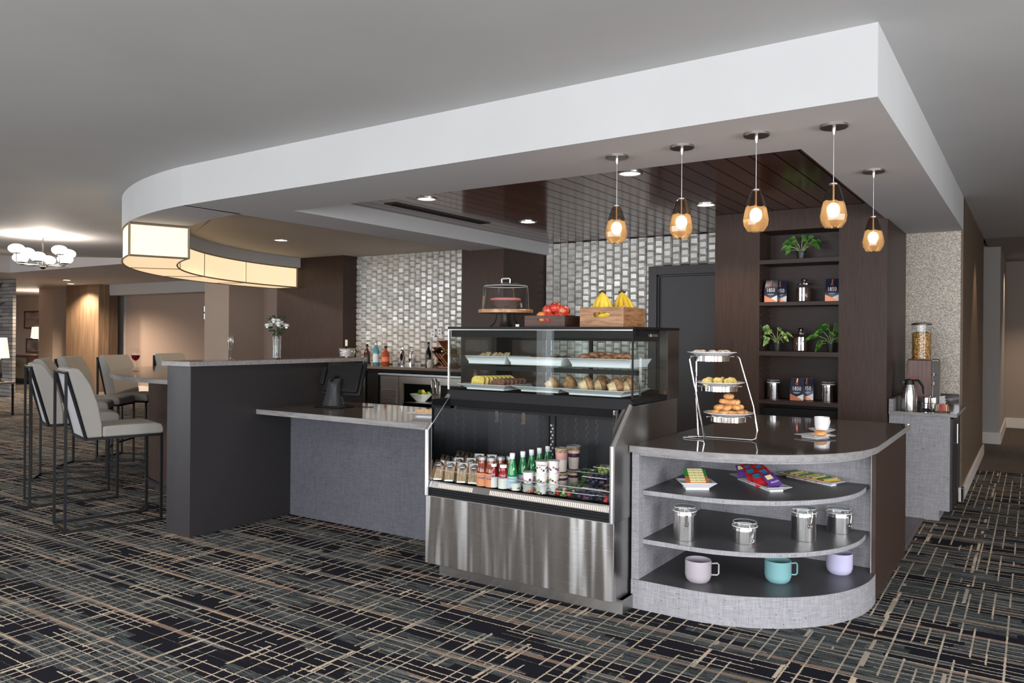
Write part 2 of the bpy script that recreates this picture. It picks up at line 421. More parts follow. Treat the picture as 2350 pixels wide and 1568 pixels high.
# ================================================================== THE SETTING
B = lambda *a: MB().box(*a)
fl = MB(); fl.add([(-34, REAR_Y, 0), (EAST_X, REAR_Y, 0), (EAST_X, 10.45, 0), (-34, 10.45, 0)], [(0, 1, 2, 3)]); fl.add([(-34, 10.45, 0), (-.95, 10.45, 0), (-.95, 20, 0), (-34, 20, 0)], [(0, 1, 2, 3)])
struct('floor', fl, carpet_m)
struct('floor.001', MB().add([(-.95, 10.45, 0), (EAST_X, 10.45, 0), (EAST_X, 20, 0), (-.95, 20, 0)], [(0, 1, 2, 3)]), carpet2)
barfloor = noisy('dark_plank_floor', (.045, .034, .034), (.07, .055, .055), (60, 3, 1), 1, .3)
struct('floor.002', B((-5.1, 5.0, 0), (-.765, 8.4, .006)), barfloor)
struct('trim_1', B((-.765, 6.12, 0), (-.745, 7.3, .012)), mat('dark_transition_strip', (.10, .085, .08), .4))
# main ceiling with a slope towards the lounge
mc = MB()
mc.add([(-13.4, REAR_Y, CEIL), (EAST_X, REAR_Y, CEIL), (EAST_X, 12.0, CEIL), (-13.4, 12.0, CEIL)], [(3, 2, 1, 0)])
mc.add([(-17.7, REAR_Y, 3.085), (-13.4, REAR_Y, CEIL), (-13.4, 7.75, CEIL), (-17.7, 7.75, 3.085), (-24, REAR_Y, 3.085), (-24, 6.2, 3.085), (-17.7, 6.2, 3.085)], [(3, 2, 1, 0), (6, 0, 4, 5)])
mc.box((-24, REAR_Y, 3.1), (EAST_X, 20, 3.2))
struct('ceiling', mc, ceil_m)
lc = MB(); lc.box((-34, 7.75, 2.73), (-9.3, 20, 3.09)); lc.box((-34, 6.2, 2.73), (-17.7, 7.75, 3.09))
lounge_m = mat('lounge_ceiling_paint', (.40, .35, .34), .85)
struct('ceiling.001', lc, mat('lounge_soffit_paint', (.50, .47, .46), .85))
struct('ceiling.002', B((-.55, 11.9, 2.83), (EAST_X, 20, 3.05)), mat('corridor_ceiling_paint', (.36, .33, .33), .85))

# soffit over the bar: one dropped body with a round west end, a wood-lined recess, a plain tray and a beam between them
SC0 = (-5.24, 8.3); RO, RI = 4.6, 4.08; SB = 2.514; RZ = 2.66
def arcS(r, a0, a1, n=48): # angle measured from -Y towards -X, degrees
    return [(SC0[0] - r * math.sin(math.radians(a0 + (a1 - a0) * i / n)), SC0[1] - r * math.cos(math.radians(a0 + (a1 - a0) * i / n))) for i in range(n + 1)]
so = MB()
outer = [(-.55, 8.45), (-.55, 3.574), (-1.86, 3.61), (-4.345, 3.672)] + arcS(RO, 5, 92)
# fascia
n = len(outer)
for i in range(n - 1):
    a, b = outer[i], outer[i + 1]
    so.add([(*a, SB), (*b, SB), (*b, CEIL + .02), (*a, CEIL + .02)], [(0, 1, 2, 3)], white_m)
# underside: front band, right band, beam, ring
def flat(pts, z, m): so.add([(x, y, z) for x, y in pts], [list(range(len(pts)))], m)
WX0, WX1, WY0, WY1 = -5.06, -1.045, 4.35, 8.45
inner = arcS(RI, 4.8, 89)
TY = SC0[1] - RI * math.cos(math.radians(4.8)); BX = -5.62
flat([(-.55, 3.574), (-.55, 8.45), (WX1, 8.45), (WX1, 3.587)], SB, sofb_m)
flat([(WX1, 3.587), (WX1, WY0), (WX0, WY0), (WX0, 3.69), (-4.345, 3.672), (-1.86, 3.61)], SB, sofb_m)
flat([(WX0, 3.69), (WX0, 8.45), (BX, 8.45), (BX, TY), (BX, 3.715)], SB, sofb_m)
oo = [p for p in arcS(RO, 4.4, 92)]; ii = arcS(RI, 4.8, 92)
for i in range(48):
    so.add([(*oo[i], SB), (*oo[i + 1], SB), (*ii[i + 1], SB), (*ii[i], SB)], [(0, 1, 2, 3)], sofb_m)
    so.add([(*ii[i], SB), (*ii[i + 1], SB), (*ii[i + 1], RZ), (*ii[i], RZ)], [(0, 1, 2, 3)], white_m)
for a, b in (((BX, TY), (BX, 8.45)), ((WX0, WY0), (WX0, 8.45)), ((WX1, WY0), (WX1, 8.45)), ((WX0, WY0), (WX1, WY0))):
    so.add([(*a, SB), (*b, SB), (*b, RZ), (*a, RZ)], [(0, 1, 2, 3)], white_m)
so.add([(BX, TY, RZ), (BX, 8.5, RZ)] + [(x, y, RZ) for x, y in reversed(ii)], [list(range(51))], tray_m)
struct('ceiling.003', so, white_m)
# walnut plank ceiling of the recess
pk = MB(); pw = .152
x = WX0
pk.box((WX0, WY0, RZ + .02), (WX1, WY1, RZ + .03), mat('black_reveal', (.004, .004, .004), .8))
i0 = math.ceil(WX0 / pw)
xs = [WX0] + [i * pw for i in range(i0, int(WX1 / pw))] + [WX1]
for a, b in zip(xs, xs[1:]):
    if b - a > .02: pk.box((a + .005, WY0, RZ), (b - .005, WY1, RZ + .02), plank_m)
struct('ceiling.004', pk, plank_m)

# tile walls
def tilewall(name, x0, x1, z0, z1, y, holes=()):
    mb = MB(); mb.box((x0, y, z0), (x1, y + .1, z1), grout_m)
    r = random.Random(3); W, Hh = .105, .0815
    nx = int((x1 - x0) / W + .999)
    for i in range(nx):
        xa, xb = x0 + i * W + .003, min(x0 + (i + 1) * W - .003, x1)
        z = z0 - (i % 2) * Hh / 2
        while z < z1:
            za, zb = max(z + .0015, z0), min(z + Hh - .0015, z1)
            z += Hh
            for h in holes:
                if h[0] < (xa + xb) / 2 < h[1]: za = max(za, h[2] + .001)
            if zb - za < .02: continue
            if zb - za < .045: mb.box((xa, y - .012, za), (xb, y, zb), tile_m); continue
            e = .004; k = r.choice((0, 1, 2))
            d = [r.uniform(.026, .034) for _ in range(4)]
            il, ir, ib, it = r.uniform(.018, .024), r.uniform(.004, .014), r.uniform(.016, .024), r.uniform(.002, .006)
            sl = r.uniform(-.006, .006)
            vs = [(xa, y, za), (xb, y, za), (xb, y, zb), (xa, y, zb), (xa, y - e, za), (xb, y - e, za), (xb, y - e, zb), (xa, y - e, zb),
                  (xa + il, y - d[0], za + ib + sl), (xb - ir, y - d[1], za + ib - sl), (xb - ir, y - d[1] - .004, zb - it), (xa + il, y - d[0] - .004, zb - it)]
            mb.add(vs, [(0, 1, 5, 4), (1, 2, 6, 5), (2, 3, 7, 6), (3, 0, 4, 7), (4, 5, 9, 8), (5, 6, 10, 9), (6, 7, 11, 10), (7, 4, 8, 11), (8, 9, 10, 11)], tile_m)
    return struct(name, mb, tile_m)
tilewall('wall_back', -8.42, -5.6, 1.075, 2.66, 8.45)
tilewall('wall_back.001', -5.12, -2.5, .9, 2.66, 8.45, [(-3.70, -2.5, 2.31)])
struct('wall_back.002', B((-5.73, 7.5, 0), (-5.12, 8.6, 2.68)), brownwood)
struct('wall_back.003', B((-9.85, 8.15, 0), (-8.40, 8.9, 2.68)), brownwood)
struct('wall_back.004', B((-10.2, 8.55, 0), (-.56, 8.75, 2.9)), darklam)
struct('wall_back.005', B((-1.1, 8.40, .86), (-.57, 8.55, 2.515)), None or noisy('sparkle_textured_wallcovering', (.24, .205, .17), (.72, .66, .57), (80, 80, 190), 1.2, .45, lo=.40, hi=.68, metal=.25, bmp=.4))
# door in the tile wall
d = bpy.data.objects.new('door_1', None); C.objects.link(d); d['kind'] = 'structure'; d.location = (-3.1, 8.45, 0)
door_m = mat('charcoal_door_paint', (.060, .058, .062), .45)
fr = MB(); fr.box((-3.70, 8.38, 0), (-3.60, 8.56, 2.31)).box((-3.6, 8.38, 2.21), (-2.45, 8.56, 2.31)); fr.box((-3.60, 8.41, 0), (-3.58, 8.56, 2.21)).box((-3.6, 8.41, 2.19), (-2.45, 8.56, 2.21))
fr.build('door_frame', mat('charcoal_frame_paint', (.05, .048, .052), .4), d, world=True, smooth=False, bev=.003)
B((-3.58, 8.44, .01), (-2.45, 8.49, 2.19)).build('door_leaf', door_m, d, world=True, smooth=False, bev=.002)

# east wall of the bar block (bronze) and corridor walls
struct('wall_right', B((-.57, 8.40, 0), (-.55, 11.93, 2.83)), brownwall)
struct('wall_right.001', B((-.75, 8.76, 0), (-.57, 11.93, 2.9)), wallgrey)
bb = MB(); bb.box((-.55, 8.30, 0), (-.528, 11.95, .13)); bb.box((-.57, 8.30, 0), (-.528, 8.39, .13))
struct('baseboard_right', bb, base_m, bev=.004)
cw = MB(); cw.box((-3, 13.2, 0), (-.40, 13.3, 2.9)); cw.box((-.45, 13.3, 0), (-.40, 15.9, 2.9))
struct('wall_corridor', cw, wallgrey)
struct('wall_far', B((-.45, 15.8, 0), (EAST_X, 15.95, 2.9)), mat('taupe_corridor_paint', (.30, .25, .215), .85))
bb = MB(); bb.box((-3, 13.17, 0), (-.38, 13.2, .17)); bb.box((-.40, 13.2, 0), (-.38, 15.8, .17)); bb.box((-.40, 15.77, 0), (EAST_X, 15.8, .17))
struct('baseboard_far', bb, base_m, bev=.004)
point('corridor_spot', (-.22, 14.9, 2.75), 30, (1, .74, .5), .04, 85)
point('corridor_spot', (-.25, 10.15, 2.78), 34, (1, .74, .5), .04, 70)
point('corridor_spot', (1.0, 14.6, 2.75), 55, (1, .78, .58), .05, 120)  # unseen spot added to brighten the far end of the corridor
# window walls behind and east of the camera
def winwall(name, axis, at, spans, lo, hi, thick=.2):
    mb = MB(); z0, z1 = .35, 2.55; cur = lo
    def seg(a, b, za, zb):
        if axis == 'y': mb.box((a, at - thick, za), (b, at, zb))
        else: mb.box((at, a, za), (at + thick, b, zb))
    for s_, hw in sorted(spans):
        seg(cur, s_ - hw, 0, 3.2); seg(s_ - hw, s_ + hw, 0, z0); seg(s_ - hw, s_ + hw, z1, 3.2); cur = s_ + hw
    seg(cur, hi, 0, 3.2)
    struct(name, mb, wallbeige)
    for i, (s_, hw) in enumerate(sorted(spans)):
        f = MB()
        for k in (-hw, hw / 3, hw - .04) if hw > .5 else (-hw, hw - .04):
            if axis == 'y': f.box((s_ + k, at - .08, z0), (s_ + k + .04, at - .02, z1))
            else: f.box((at + .02, s_ + k, z0), (at + .08, s_ + k + .04, z1))
        o = struct('window_%d' % (i + 1 + (0 if axis == 'y' else 10)), f, white_p)
winwall('wall_rear', 'y', REAR_Y, WIN_R, -34, EAST_X)
winwall('wall_east', 'x', EAST_X, WIN_E, REAR_Y, 20)
struct('wall_west', B((-34.2, REAR_Y, 0), (-34, 20, 3.2)), wallbeige)
struct('wall_north', B((-34, 19.8, 0), (EAST_X, 20, 3.2)), wallgrey)

# lounge walls at the far left
stone_l = newmat('stacked_ledger_stone')
m, n_, l_, b_ = stone_l
co = worldco(n_); br = nd(n_, 'ShaderNodeTexBrick'); l_.new(mapping(n_, l_, co, (1, 1, 1), rot=(math.radians(90), 0, 0)), br.inputs[0])
br.inputs['Scale'].default_value = 1; br.inputs['Brick Width'].default_value = .62; br.inputs['Row Height'].default_value = .085; br.inputs['Mortar Size'].default_value = .006
br.inputs['Color1'].default_value = (.16, .155, .15, 1); br.inputs['Color2'].default_value = (.34, .32, .30, 1); br.inputs['Mortar'].default_value = (.05, .05, .05, 1); br.inputs['Bias'].default_value = .1
l_.new(br.outputs[0], b_.inputs['Base Color']); bump(n_, l_, b_, br.outputs[0], .8, .03); b_.inputs['Roughness'].default_value = .8
struct('wall_left', B((-26, 8.67, 0), (-19.66, 8.74, 2.74)), m)
struct('wall_left.001', B((-23.4, 11.0, 0), (-22.62, 12.2, 2.74)), wallbeige)     # square column
struct('wall_left.002', B((-34, 13.2, 0), (-21.3, 13.4, 2.74)), wallbeige)
struct('wall_left.003', B((-21.35, 10.72, 0), (-19.76, 10.98, 2.74)), oakpanel)
struct('wall_left.004', B((-20.8, 10.98, 0), (-19.75, 11.22, 2.52)), noisy('dark_oak_panel', (.07, .042, .026), (.12, .078, .05), (40, 40, 1.2), 1, .5))  # receding side of the oak box, a darker copy of its front
struct('wall_left.005', B((-19.76, 11.45, 0), (-9.5, 11.6, 2.74)), wallpink)
struct('trim_2', B((-20.4, 11.0, 2.46), (-13, 11.47, 2.74)), mat('grey_bulkhead_paint', (.42, .41, .40), .85))
struct('trim_3', B((-20.6, 11.44, 0), (-19.755, 11.6, 2.5)), wallgrey)
struct('baseboard_left', B((-19.76, 11.42, 0), (-13.5, 11.45, .14)), base_m)
struct('wall_back.006', B((-14.2, 9.9, 0), (-13.41, 11.2, 2.74)), wallbeige)       # square column by the bar
struct('wall_back.007', B((-13.42, 10.75, 0), (-9.5, 10.95, 2.74)), wallpink)
# ================================================================== FIXED FURNITURE
# half wall
t = thing('partition_wall', 'tall dark half wall with grey stone cap beside the low counter', 'counter', (-5.29, 4.3, 0))
B((-5.436, 3.475, 0), (-5.146, 5.25, 1.255)).build('panel_body', darklam, t, world=True, bev=.002, smooth=False)
mb = MB(); mb.box((-5.47, 3.45, 1.257), (-5.12, 5.28, 1.291), stone_e); mb.box((-5.468, 3.452, 1.291), (-5.122, 5.278, 1.2925), stone_m)
mb.build('stone_cap', None, t, world=True, smooth=False)
# low service counter
t = thing('service_counter', 'low grey stone counter carrying the black till between half wall and display case', 'counter', (-4.1, 4.5, 0))
mb = MB(); mb.box((-5.145, 4.06, .862), (-3.165, 5.0, .90), stone_e); mb.box((-5.144, 4.064, .90), (-3.166, 4.998, .9015), stone_m)
mb.build('countertop', None, t, world=True, smooth=False)
B((-5.145, 4.41, 0), (-3.165, 4.45, .862)).build('front_panel', linen_d, t, world=True, smooth=False)
B((-5.145, 4.47, .0), (-3.165, 4.95, .862)).build('cabinet_body', darklam, t, world=True, smooth=False)
# curved bar
bc0 = (-6.3, 6.9)
def ringpoly(r0, r1, a0, a1, n=56):
    f = lambda r, a: (bc0[0] + r * math.sin(math.radians(a)), bc0[1] - r * math.cos(math.radians(a)))
    return [f(r0, a0 + (a1 - a0) * i / n) for i in range(n + 1)] + [f(r1, a1 + (a0 - a1) * i / n) for i in range(n + 1)]
t = thing('curved_bar', 'curved bar counter with polished stone top running behind the bar stools', 'bar', (bc0[0], bc0[1], 0))
MB().prism(ringpoly(2.72, 2.96, 16.5, -112), 1.062, 1.10, stone_e).prism(ringpoly(2.10, 2.955, 16.3, -112), 1.064, 1.1015, stone_m).build('bar_top', None, t, world=True, smooth=False)
MB().prism(ringpoly(2.45, 2.60, 17.5, -110), .05, 1.062, brownwood).build('bar_front', None, t, world=True, smooth=False)
MB().prism(ringpoly(2.46, 2.63, 17.6, -110), 0, .05, darklam).build('plinth', None, t, world=True, smooth=False)

# ------------------------------------------------------------------ refrigerated display case
X0, X1, YF, YU, YB = -3.16, -1.855, 3.78, 4.0, 4.655
dc = thing('refrigerated_display_case', 'stainless open-front drinks cooler with glass pastry case on top', 'display case', (-2.5, 4.2, 0))
def P_(name, mb, m=None, parent=dc, **k):
    k.setdefault('smooth', False); k.setdefault('bev', 0); return mb.build(name, m, parent, world=True, **k)
P_('toe_kick', B((X0 + .06, YF + .07, 0), (X1 + .02, YB, .078), steel_s), steel_s)
P_('front_panel', B((X0, YF, .078), (X1, YF + .03, .500)), steel_p, bev=.003)
P_('cabinet_body', B((X0 + .004, YF + .03, .078), (X1 - .004, YB, .50)), steel_s)
mb = MB(); mb.box((X0 + .004, YF + .012, .50), (X1 - .02, YF + .06, .552), black_m)
for z in (.512, .528, .543): mb.box((X0 + .004, YF + .004, z - .005), (X1 - .02, YF + .03, z + .005), black_m)
mb.box((X0 + .004, YF - .004, .498), (X1, YF + .01, .502), alum)
P_('bumper_rail', mb)
def sidepanel(x0, x1):
    prof = [(YF, .503), (YF, .913), (YU, 1.112), (YB, 1.118), (YB, .503)]
    T = Matrix(((0, 0, 1, 0), (1, 0, 0, 0), (0, 1, 0, 0), (0, 0, 0, 1)))
    return MB().prism(prof, x0, x1, steel_s, T)
for i, (a, b) in enumerate(((X0, X0 + .022), (X1 - .024, X1))):
    o = P_('side_panel', sidepanel(a, b), steel_s)
    mb = MB(); mb.tube([( (a + b) / 2, YF - .004, .505), ((a + b) / 2, YF - .004, .909), ((a + b) / 2, YU - .004, 1.114)], .0145, 8, alum)
    mb.build('edge_trim', alum, o, smooth=True).location = -parent_loc(o)
mirror = mat('polished_interior_liner', (.36, .37, .38), .04, 1)
P_('side_liner', B((X0 + .022, YF + .03, .56), (X0 + .024, 4.42, 1.10)), mirror)
P_('side_liner', B((X1 - .026, YF + .03, .56), (X1 - .024, 4.42, 1.10)), mirror)
# slotted back wall
slot_m = mat('slot_highlight', (.16, .16, .17), .3, 1); pegm = mat('slotted_grey_liner', (.035, .036, .040), .22, .3, .7)
mb = MB(); mb.box((X0 + .02, 4.42, .56), (X1 - .02, 4.45, 1.12), pegm)
r = random.Random(5)
for cx_ in (-3.03, -2.93, -2.86, -2.74, -2.69, -2.53, -2.45, -2.37, -2.30, -2.18, -2.10, -1.98, -1.92):
    for k in range(9):
        for dx_ in (0, .012):
            z = .66 + k * .048 + (dx_ and .02)
            mb.box((cx_ + dx_, 4.4185, z), (cx_ + dx_ + .0022, 4.4205, z + .026), slot_m)
P_('slotted_back_panel', mb)
mb = MB()
for k in range(11):
    mb.box((-2.63 + (k % 2) * .012, 4.408, .70 + k * .021), (-2.617 + (k % 2) * .012, 4.419, .712 + k * .021), alum)
mb.box((-2.645, 4.41, .66), (-2.64, 4.42, 1.08), black_m).box((-2.598, 4.41, .66), (-2.593, 4.42, 1.08), black_m)
P_('shelf_standard', mb)
# deck, price rail and acrylic guard
P_('deck', B((X0 + .022, YF + .06, .55), (X1 - .022, 4.42, .576)), mat('white_enamel_deck', (.5, .5, .5), .35))
rail = MB(); T = Matrix.Translation((0, YF + .004, .553)) @ Euler((math.radians(-20), 0, 0)).to_matrix().to_4x4()
rib = mat('ribbed_price_channel', (.62, .56, .50), .4)
rail.box((X0 + .024, 0, 0), (X1 - .026, .006, .036), steel_s, T)
x = X0 + .10
while x < X1 - .03:
    if not (-2.80 < x < -2.68): rail.box((x, -.004, .004), (x + .008, .0, .03), rib, T)
    x += .0125
rail.box((X0 + .024, YF + .02, .586), (X1 - .026, YF + .075, .592), steel_s)
P_('price_rail', rail)
P_('glass_guard', B((X0 + .07, YF + .028, .592), (X1 - .03, YF + .031, .662)), pane)
mb = MB(); mb.box((X0 + .07, YF + .0275, .660), (X1 - .03, YF + .0315, .6645)); P_('guard_edge', mb, alum)
# canopy between the two cases
T = Matrix(((0, 0, 1, 0), (1, 0, 0, 0), (0, 1, 0, 0), (0, 0, 0, 1)))
cano = MB().prism([(YU - .005, 1.135), (YU - .012, 1.09), (YU + .0, 1.045), (YU + .09, 1.035), (YB, 1.06), (YB, 1.135)], X0 + .024, X1 - .026, black_m, T)
cano.box((X0, YU - .004, 1.119), (X1 + .001, YB, 1.150), black_m); P_('canopy', cano)
mb = MB(); mb.tube([(X0 + .05, YU + .06, 1.032), (X1 - .05, YU + .06, 1.032)], .009, 8, black_m); mb.box((X0 + .05, YU + .03, 1.022), (X1 - .05, YU + .035, 1.04), black_m)
P_('canopy_rail', mb)
for x in (-2.80, -2.60):
    P_('product_stop', MB().box((x, YU + .02, .965), (x + .022, YU + .026, 1.03), chrome).box((x - .003, YU + .012, .960), (x + .025, YU + .03, .968), chrome))
# upper case
P_('case_floor', B((X0 + .004, YU + .004, 1.135), (X1 - .004, YB, 1.150)), blackg)
mb = MB(); mb.box((X0 - .002, YU - .004, 1.540), (X1 + .004, YB + .02, 1.556), black_m); mb.box((X0 + .01, YU + .02, 1.49), (X1 - .01, YU + .06, 1.54), black_m)
mb.box((X0 + .01, YU + .10, 1.505), (X1 - .01, YU + .16, 1.54), blackg)
P_('top_cover', mb)
P_('top_trim', B((X0, YU - .006, 1.534), (X1, YU, 1.540)), nickel)
P_('front_trim', B((X0, YU - .004, 1.14), (X0 + .009, YU + .008, 1.54)), alum)
mb = MB(); mb.box((X1 - .006, YU - .004, 1.14), (X1 + .002, YU + .006, 1.54)); P_('corner_post', mb, black_m)
P_('front_glass', B((X0 + .01, YU, 1.15), (X1 - .006, YU + .004, 1.535)), pane)
P_('side_glass', B((X1 - .004, YU + .006, 1.15), (X1, 4.49, 1.535)), pane)
P_('side_glass', B((X0, YU + .006, 1.15), (X0 + .004, 4.49, 1.535)), pane)
P_('rear_post', B((X1 - .05, 4.49, 1.118), (X1 + .003, YB + .018, 1.54)), mat('dark_bronze_frame', (.045, .033, .027), .4))
P_('rear_post', B((X0, 4.49, 1.118), (X0 + .04, YB + .018, 1.54)), black_m)
mb = MB()
for x in (X0 + .04, -2.80, -2.47, X1 - .08): mb.box((x, YB - .02, 1.15), (x + .022, YB, 1.50), black_m)
mb.box((X0, YB - .03, 1.47), (X1, YB + .01, 1.54), black_m).box((X0, YB - .03, 1.13), (X1, YB + .01, 1.165), black_m)
P_('rear_door_frame', mb)
P_('rear_glass', B((X0 + .06, YB - .012, 1.16), (X1 - .06, YB - .009, 1.48)), pane)
P_('glass_shelf', B((X0 + .03, YU + .10, 1.308), (X1 - .02, YB - .07, 1.316)), thinglass('green_edge_shelf_glass', (.80, .90, .86), .08))
mb = MB(); mb.box((X0 + .04, YU + .115, 1.278), (X1 - .03, YU + .15, 1.305), black_m)
for y in (YU + .16, YB - .12): mb.tube([(X1 - .03, y, 1.16), (X1 - .03, y, 1.306)], .005, 6, black_m); mb.tube([(X0 + .03, y, 1.16), (X0 + .03, y, 1.306)], .005, 6, black_m)
P_('shelf_light_bar', mb)
P_('maker_badge', MB().box((X1 + .0005, 4.24, 1.500), (X1 + .003, 4.34, 1.516), alum), smooth=False)
# ------------------------------------------------------------------ quarter-round cabinet
QC, QR = (-1.55, 4.79), .81
def qoutline(r, xl, yb, ins=0):
    return [(xl, QC[1] - r)] + arcpts(QC[0], QC[1], r, -PI / 2, 0, 32) + [(QC[0] + r, yb), (xl, yb)]
qc = thing('round_end_cabinet', 'round-ended grey linen cabinet with three open shelves and stone top', 'cabinet', (-1.3, 4.9, 0))
Q_ = lambda name, mb, m=None, parent=qc, **k: P_(name, mb, m, parent, **k)
Q_('stone_top', MB().prism(qoutline(QR + .025, -1.852, 6.14), .864, .899, stone_e).prism(qoutline(QR + .022, -1.85, 6.138), .899, .9005, stone_m))
Q_('top_rail', MB().prism(qoutline(QR - .01, -1.845, 4.97), .846, .864, linen_l))
sh = []
for z in (.622, .350):
    sh.append(Q_('shelf', MB().prism(qoutline(QR - .055, -1.805, 4.965), z, z + .024, linen_l).prism(qoutline(QR - .058, -1.804, 4.964), z + .024, z + .0255, shelf_d)))
Q_('base_plinth', MB().prism(qoutline(QR, -1.848, 4.86), .0, .160, linen_l).prism(qoutline(QR - .002, -1.846, 4.86), .160, .1615, shelf_d).box((-1.806, 4.86, 0), (-.768, 4.966, .1615), shelf_d))
Q_('side_panel', B((-1.848, 3.985, .16), (-1.806, 4.97, .864)), linen_l)
Q_('inner_back', B((-1.806, 4.966, .16), (-.764, 4.99, .864)), linen_l)
Q_('end_panel', B((-.762, 4.86, .0), (-.742, 6.12, .864)), brownwood)
Q_('inner_side', B((-.768, 4.86, .1615), (-.763, 4.966, .864)), linen_l)
Q_('rear_body', B((-1.848, 4.995, 0), (-.764, 6.12, .864)), darklam)

# ------------------------------------------------------------------ tall bookcase
bk = thing('built_in_bookcase', 'tall espresso wood bookcase tower with lit niche of shelves', 'bookcase', (-1.76, 7.5, 0))
K_ = lambda name, mb, m=None, parent=bk, **k: P_(name, mb, m, parent, **k)
K_('side_tower', B((-2.52, 7.25, 0), (-2.10, 8.4, 2.658)), brownwood)
K_('side_tower', B((-1.415, 7.25, 0), (-1.03, 8.4, 2.658)), brownwood)
K_('header_panel', B((-2.10, 7.25, 2.475), (-1.415, 7.62, 2.658)), brownwood)
K_('niche_back', B((-2.10, 7.60, .0), (-1.415, 7.64, 2.475)), shelfwood)
for z0, z1 in ((2.174, 2.211), (1.794, 1.826), (1.337, 1.377), (.897, .933)):
    K_('shelf', B((-2.10, 7.25, z0), (-1.415, 7.60, z1)), shelfwood)
K_('toe_panel', B((-2.10, 7.30, 0), (-1.415, 7.36, .86)), black_m)
pin = mat('shelf_pin_socket', (.55, .52, .48), .3, .6)
ph = K_('shelf_pin_hole', MB().ball((-2.0995, 7.29, 1.01), .0028, pin, 6, 4))
for zz in (.98, 1.42, 1.86):
    for k in range(7):
        for y in (7.29, 7.55):
            if zz == .98 and k == 0 and y == 7.29: continue
            c_ = ph.copy(); C.objects.link(c_); c_.location = (0, y - 7.29, zz - .98 + k * .052)
# ------------------------------------------------------------------ coffee cabinet
cf = thing('coffee_station_cabinet', 'grey linen base cabinet with stone top under the sparkle wall', 'cabinet', (-.8, 7.8, 0))
F_2 = lambda name, mb, m=None, parent=cf, **k: P_(name, mb, m, parent, **k)
F_2('cabinet_side', MB().box((-1.02, 7.33, 0), (-.64, 7.36, .86), linen_l).box((-.64, 7.33, .085), (-.565, 7.36, .86), linen_l))
F_2('cabinet_body', B((-1.02, 7.36, 0), (-.64, 8.40, .86)), linen_l)
F_2('cabinet_rail', B((-.64, 7.36, .085), (-.57, 8.30, .86)), linen_l)
dr = F_2('door', B((-.57, 7.345, .09), (-.548, 7.95, .845)), darklam)
mb = MB(); mb.tube([(-.548, 7.43, .80), (-.520, 7.43, .80), (-.520, 7.43, .64), (-.548, 7.43, .64)], .006, 8, alum); h = mb.build('handle', alum, dr); h.location = -parent_loc(dr)
F_2('worktop', MB().box((-1.02, 7.30, .862), (-.515, 8.30, .888), stone_e).box((-1.019, 7.302, .888), (-.516, 8.30, .8895), stone_m).box((-1.02, 8.3, .862), (-.572, 8.40, .8895), stone_m))
F_2('backsplash', MB().box((-1.02, 7.31, .8895), (-.985, 8.38, .99), stone_e).box((-.985, 8.36, .8895), (-.572, 8.39, .99), stone_m))

# ------------------------------------------------------------------ back bar
bb_ = thing('back_bar_counter', 'long stone back bar counter in front of the left tiled wall', 'counter', (-7.1, 8.1, 0))
P_('worktop', MB().box((-8.40, 7.80, 1.040), (-5.735, 8.44, 1.074), mat('brown_stone_edge', (.14, .105, .085), .4)).box((-8.399, 7.802, 1.074), (-5.735, 8.44, 1.0755), stone_m), parent=bb_)
P_('carcass', MB().box((-8.40, 8.35, 0), (-5.735, 8.44, 1.04), black_m).box((-7.62, 7.86, 0), (-7.42, 8.35, 1.04), black_m).box((-8.4, 7.84, 1.0), (-5.74, 8.3, 1.04), black_m), parent=bb_)
# under-counter coolers
def cooler(name, label, x0, x1, doors, grill):
    c = thing(name, label, 'refrigerator', ((x0 + x1) / 2, 8.0, 0))
    zt = .955
    mb = MB(); mb.box((x0, 7.92, .1), (x0 + .02, 8.34, zt), steel_s).box((x1 - .02, 7.92, .1), (x1, 8.34, zt), steel_s).box((x0, 8.32, .1), (x1, 8.34, zt), black_m).box((x0, 7.92, .1), (x1, 8.34, .13), black_m)
    P_('housing', mb, parent=c)
    P_('top_rail', B((x0 - .02, 7.86, zt), (x1, 8.34, zt + .03)), alum, parent=c, bev=.003)
    if grill:
        gx = grill
        g = P_('vent_panel', B((x0, 7.88, .1), (gx, 7.92, zt - .005)), steel_s, parent=c, bev=.003)
        mb = MB()
        for k in range(9): mb.box((x0 + .02, 7.872, .58 + k * .021), (gx - .03, 7.8805, .592 + k * .021), alum)
        lv = mb.build('louvre', alum, g, smooth=False); lv.location = -parent_loc(g)
    for (a, b, side) in doors:
        f = MB(); q = .055
        f.box((a, 7.87, .12), (b, 7.91, .20), steel_s).box((a, 7.87, zt - .10), (b, 7.91, zt - .005), steel_s).box((a, 7.87, .20), (a + q, 7.91, zt - .10), steel_s).box((b - q, 7.87, .20), (b, 7.91, zt - .10), steel_s)
        fo = P_('door', f, parent=c, bev=.002)
        g = MB().box((a + q, 7.885, .20), (b - q, 7.888, zt - .10)).build('door_glass', pane, fo, smooth=False); g.location = -parent_loc(fo)
        hx = b - .03 if side > 0 else a + .03
        h = MB(); h.tube([(hx, 7.872, zt - .03), (hx, 7.845, zt - .035), (hx, 7.838, zt - .06), (hx, 7.838, zt - .20), (hx, 7.87, zt - .215)], .012, 8, chrome); h.box((hx - .02, 7.855, zt - .05), (hx + .02, 7.872, zt - .015), chrome)
        hh = h.build('handle', chrome, fo); hh.location = -parent_loc(fo)
        P_('wire_shelf', B((a + .03, 7.93, .595), (b - .03, 8.3, .602)), alum, parent=c)
    point('cooler_lamp', ((x0 + x1) / 2 + .25, 8.05, zt - .06), 2.5, (1, .95, .85), .03)
    return c
cooler('back_bar_cooler', 'wide stainless under-counter cooler holding the fruit bowl', -7.41, -5.76, [(-7.05, -6.43, 1), (-6.425, -5.77, -1)], -7.07)
c = thing('ice_machine', 'narrow stainless under-counter unit behind the till screen', 'refrigerator', (-7.9, 8.0, 0))
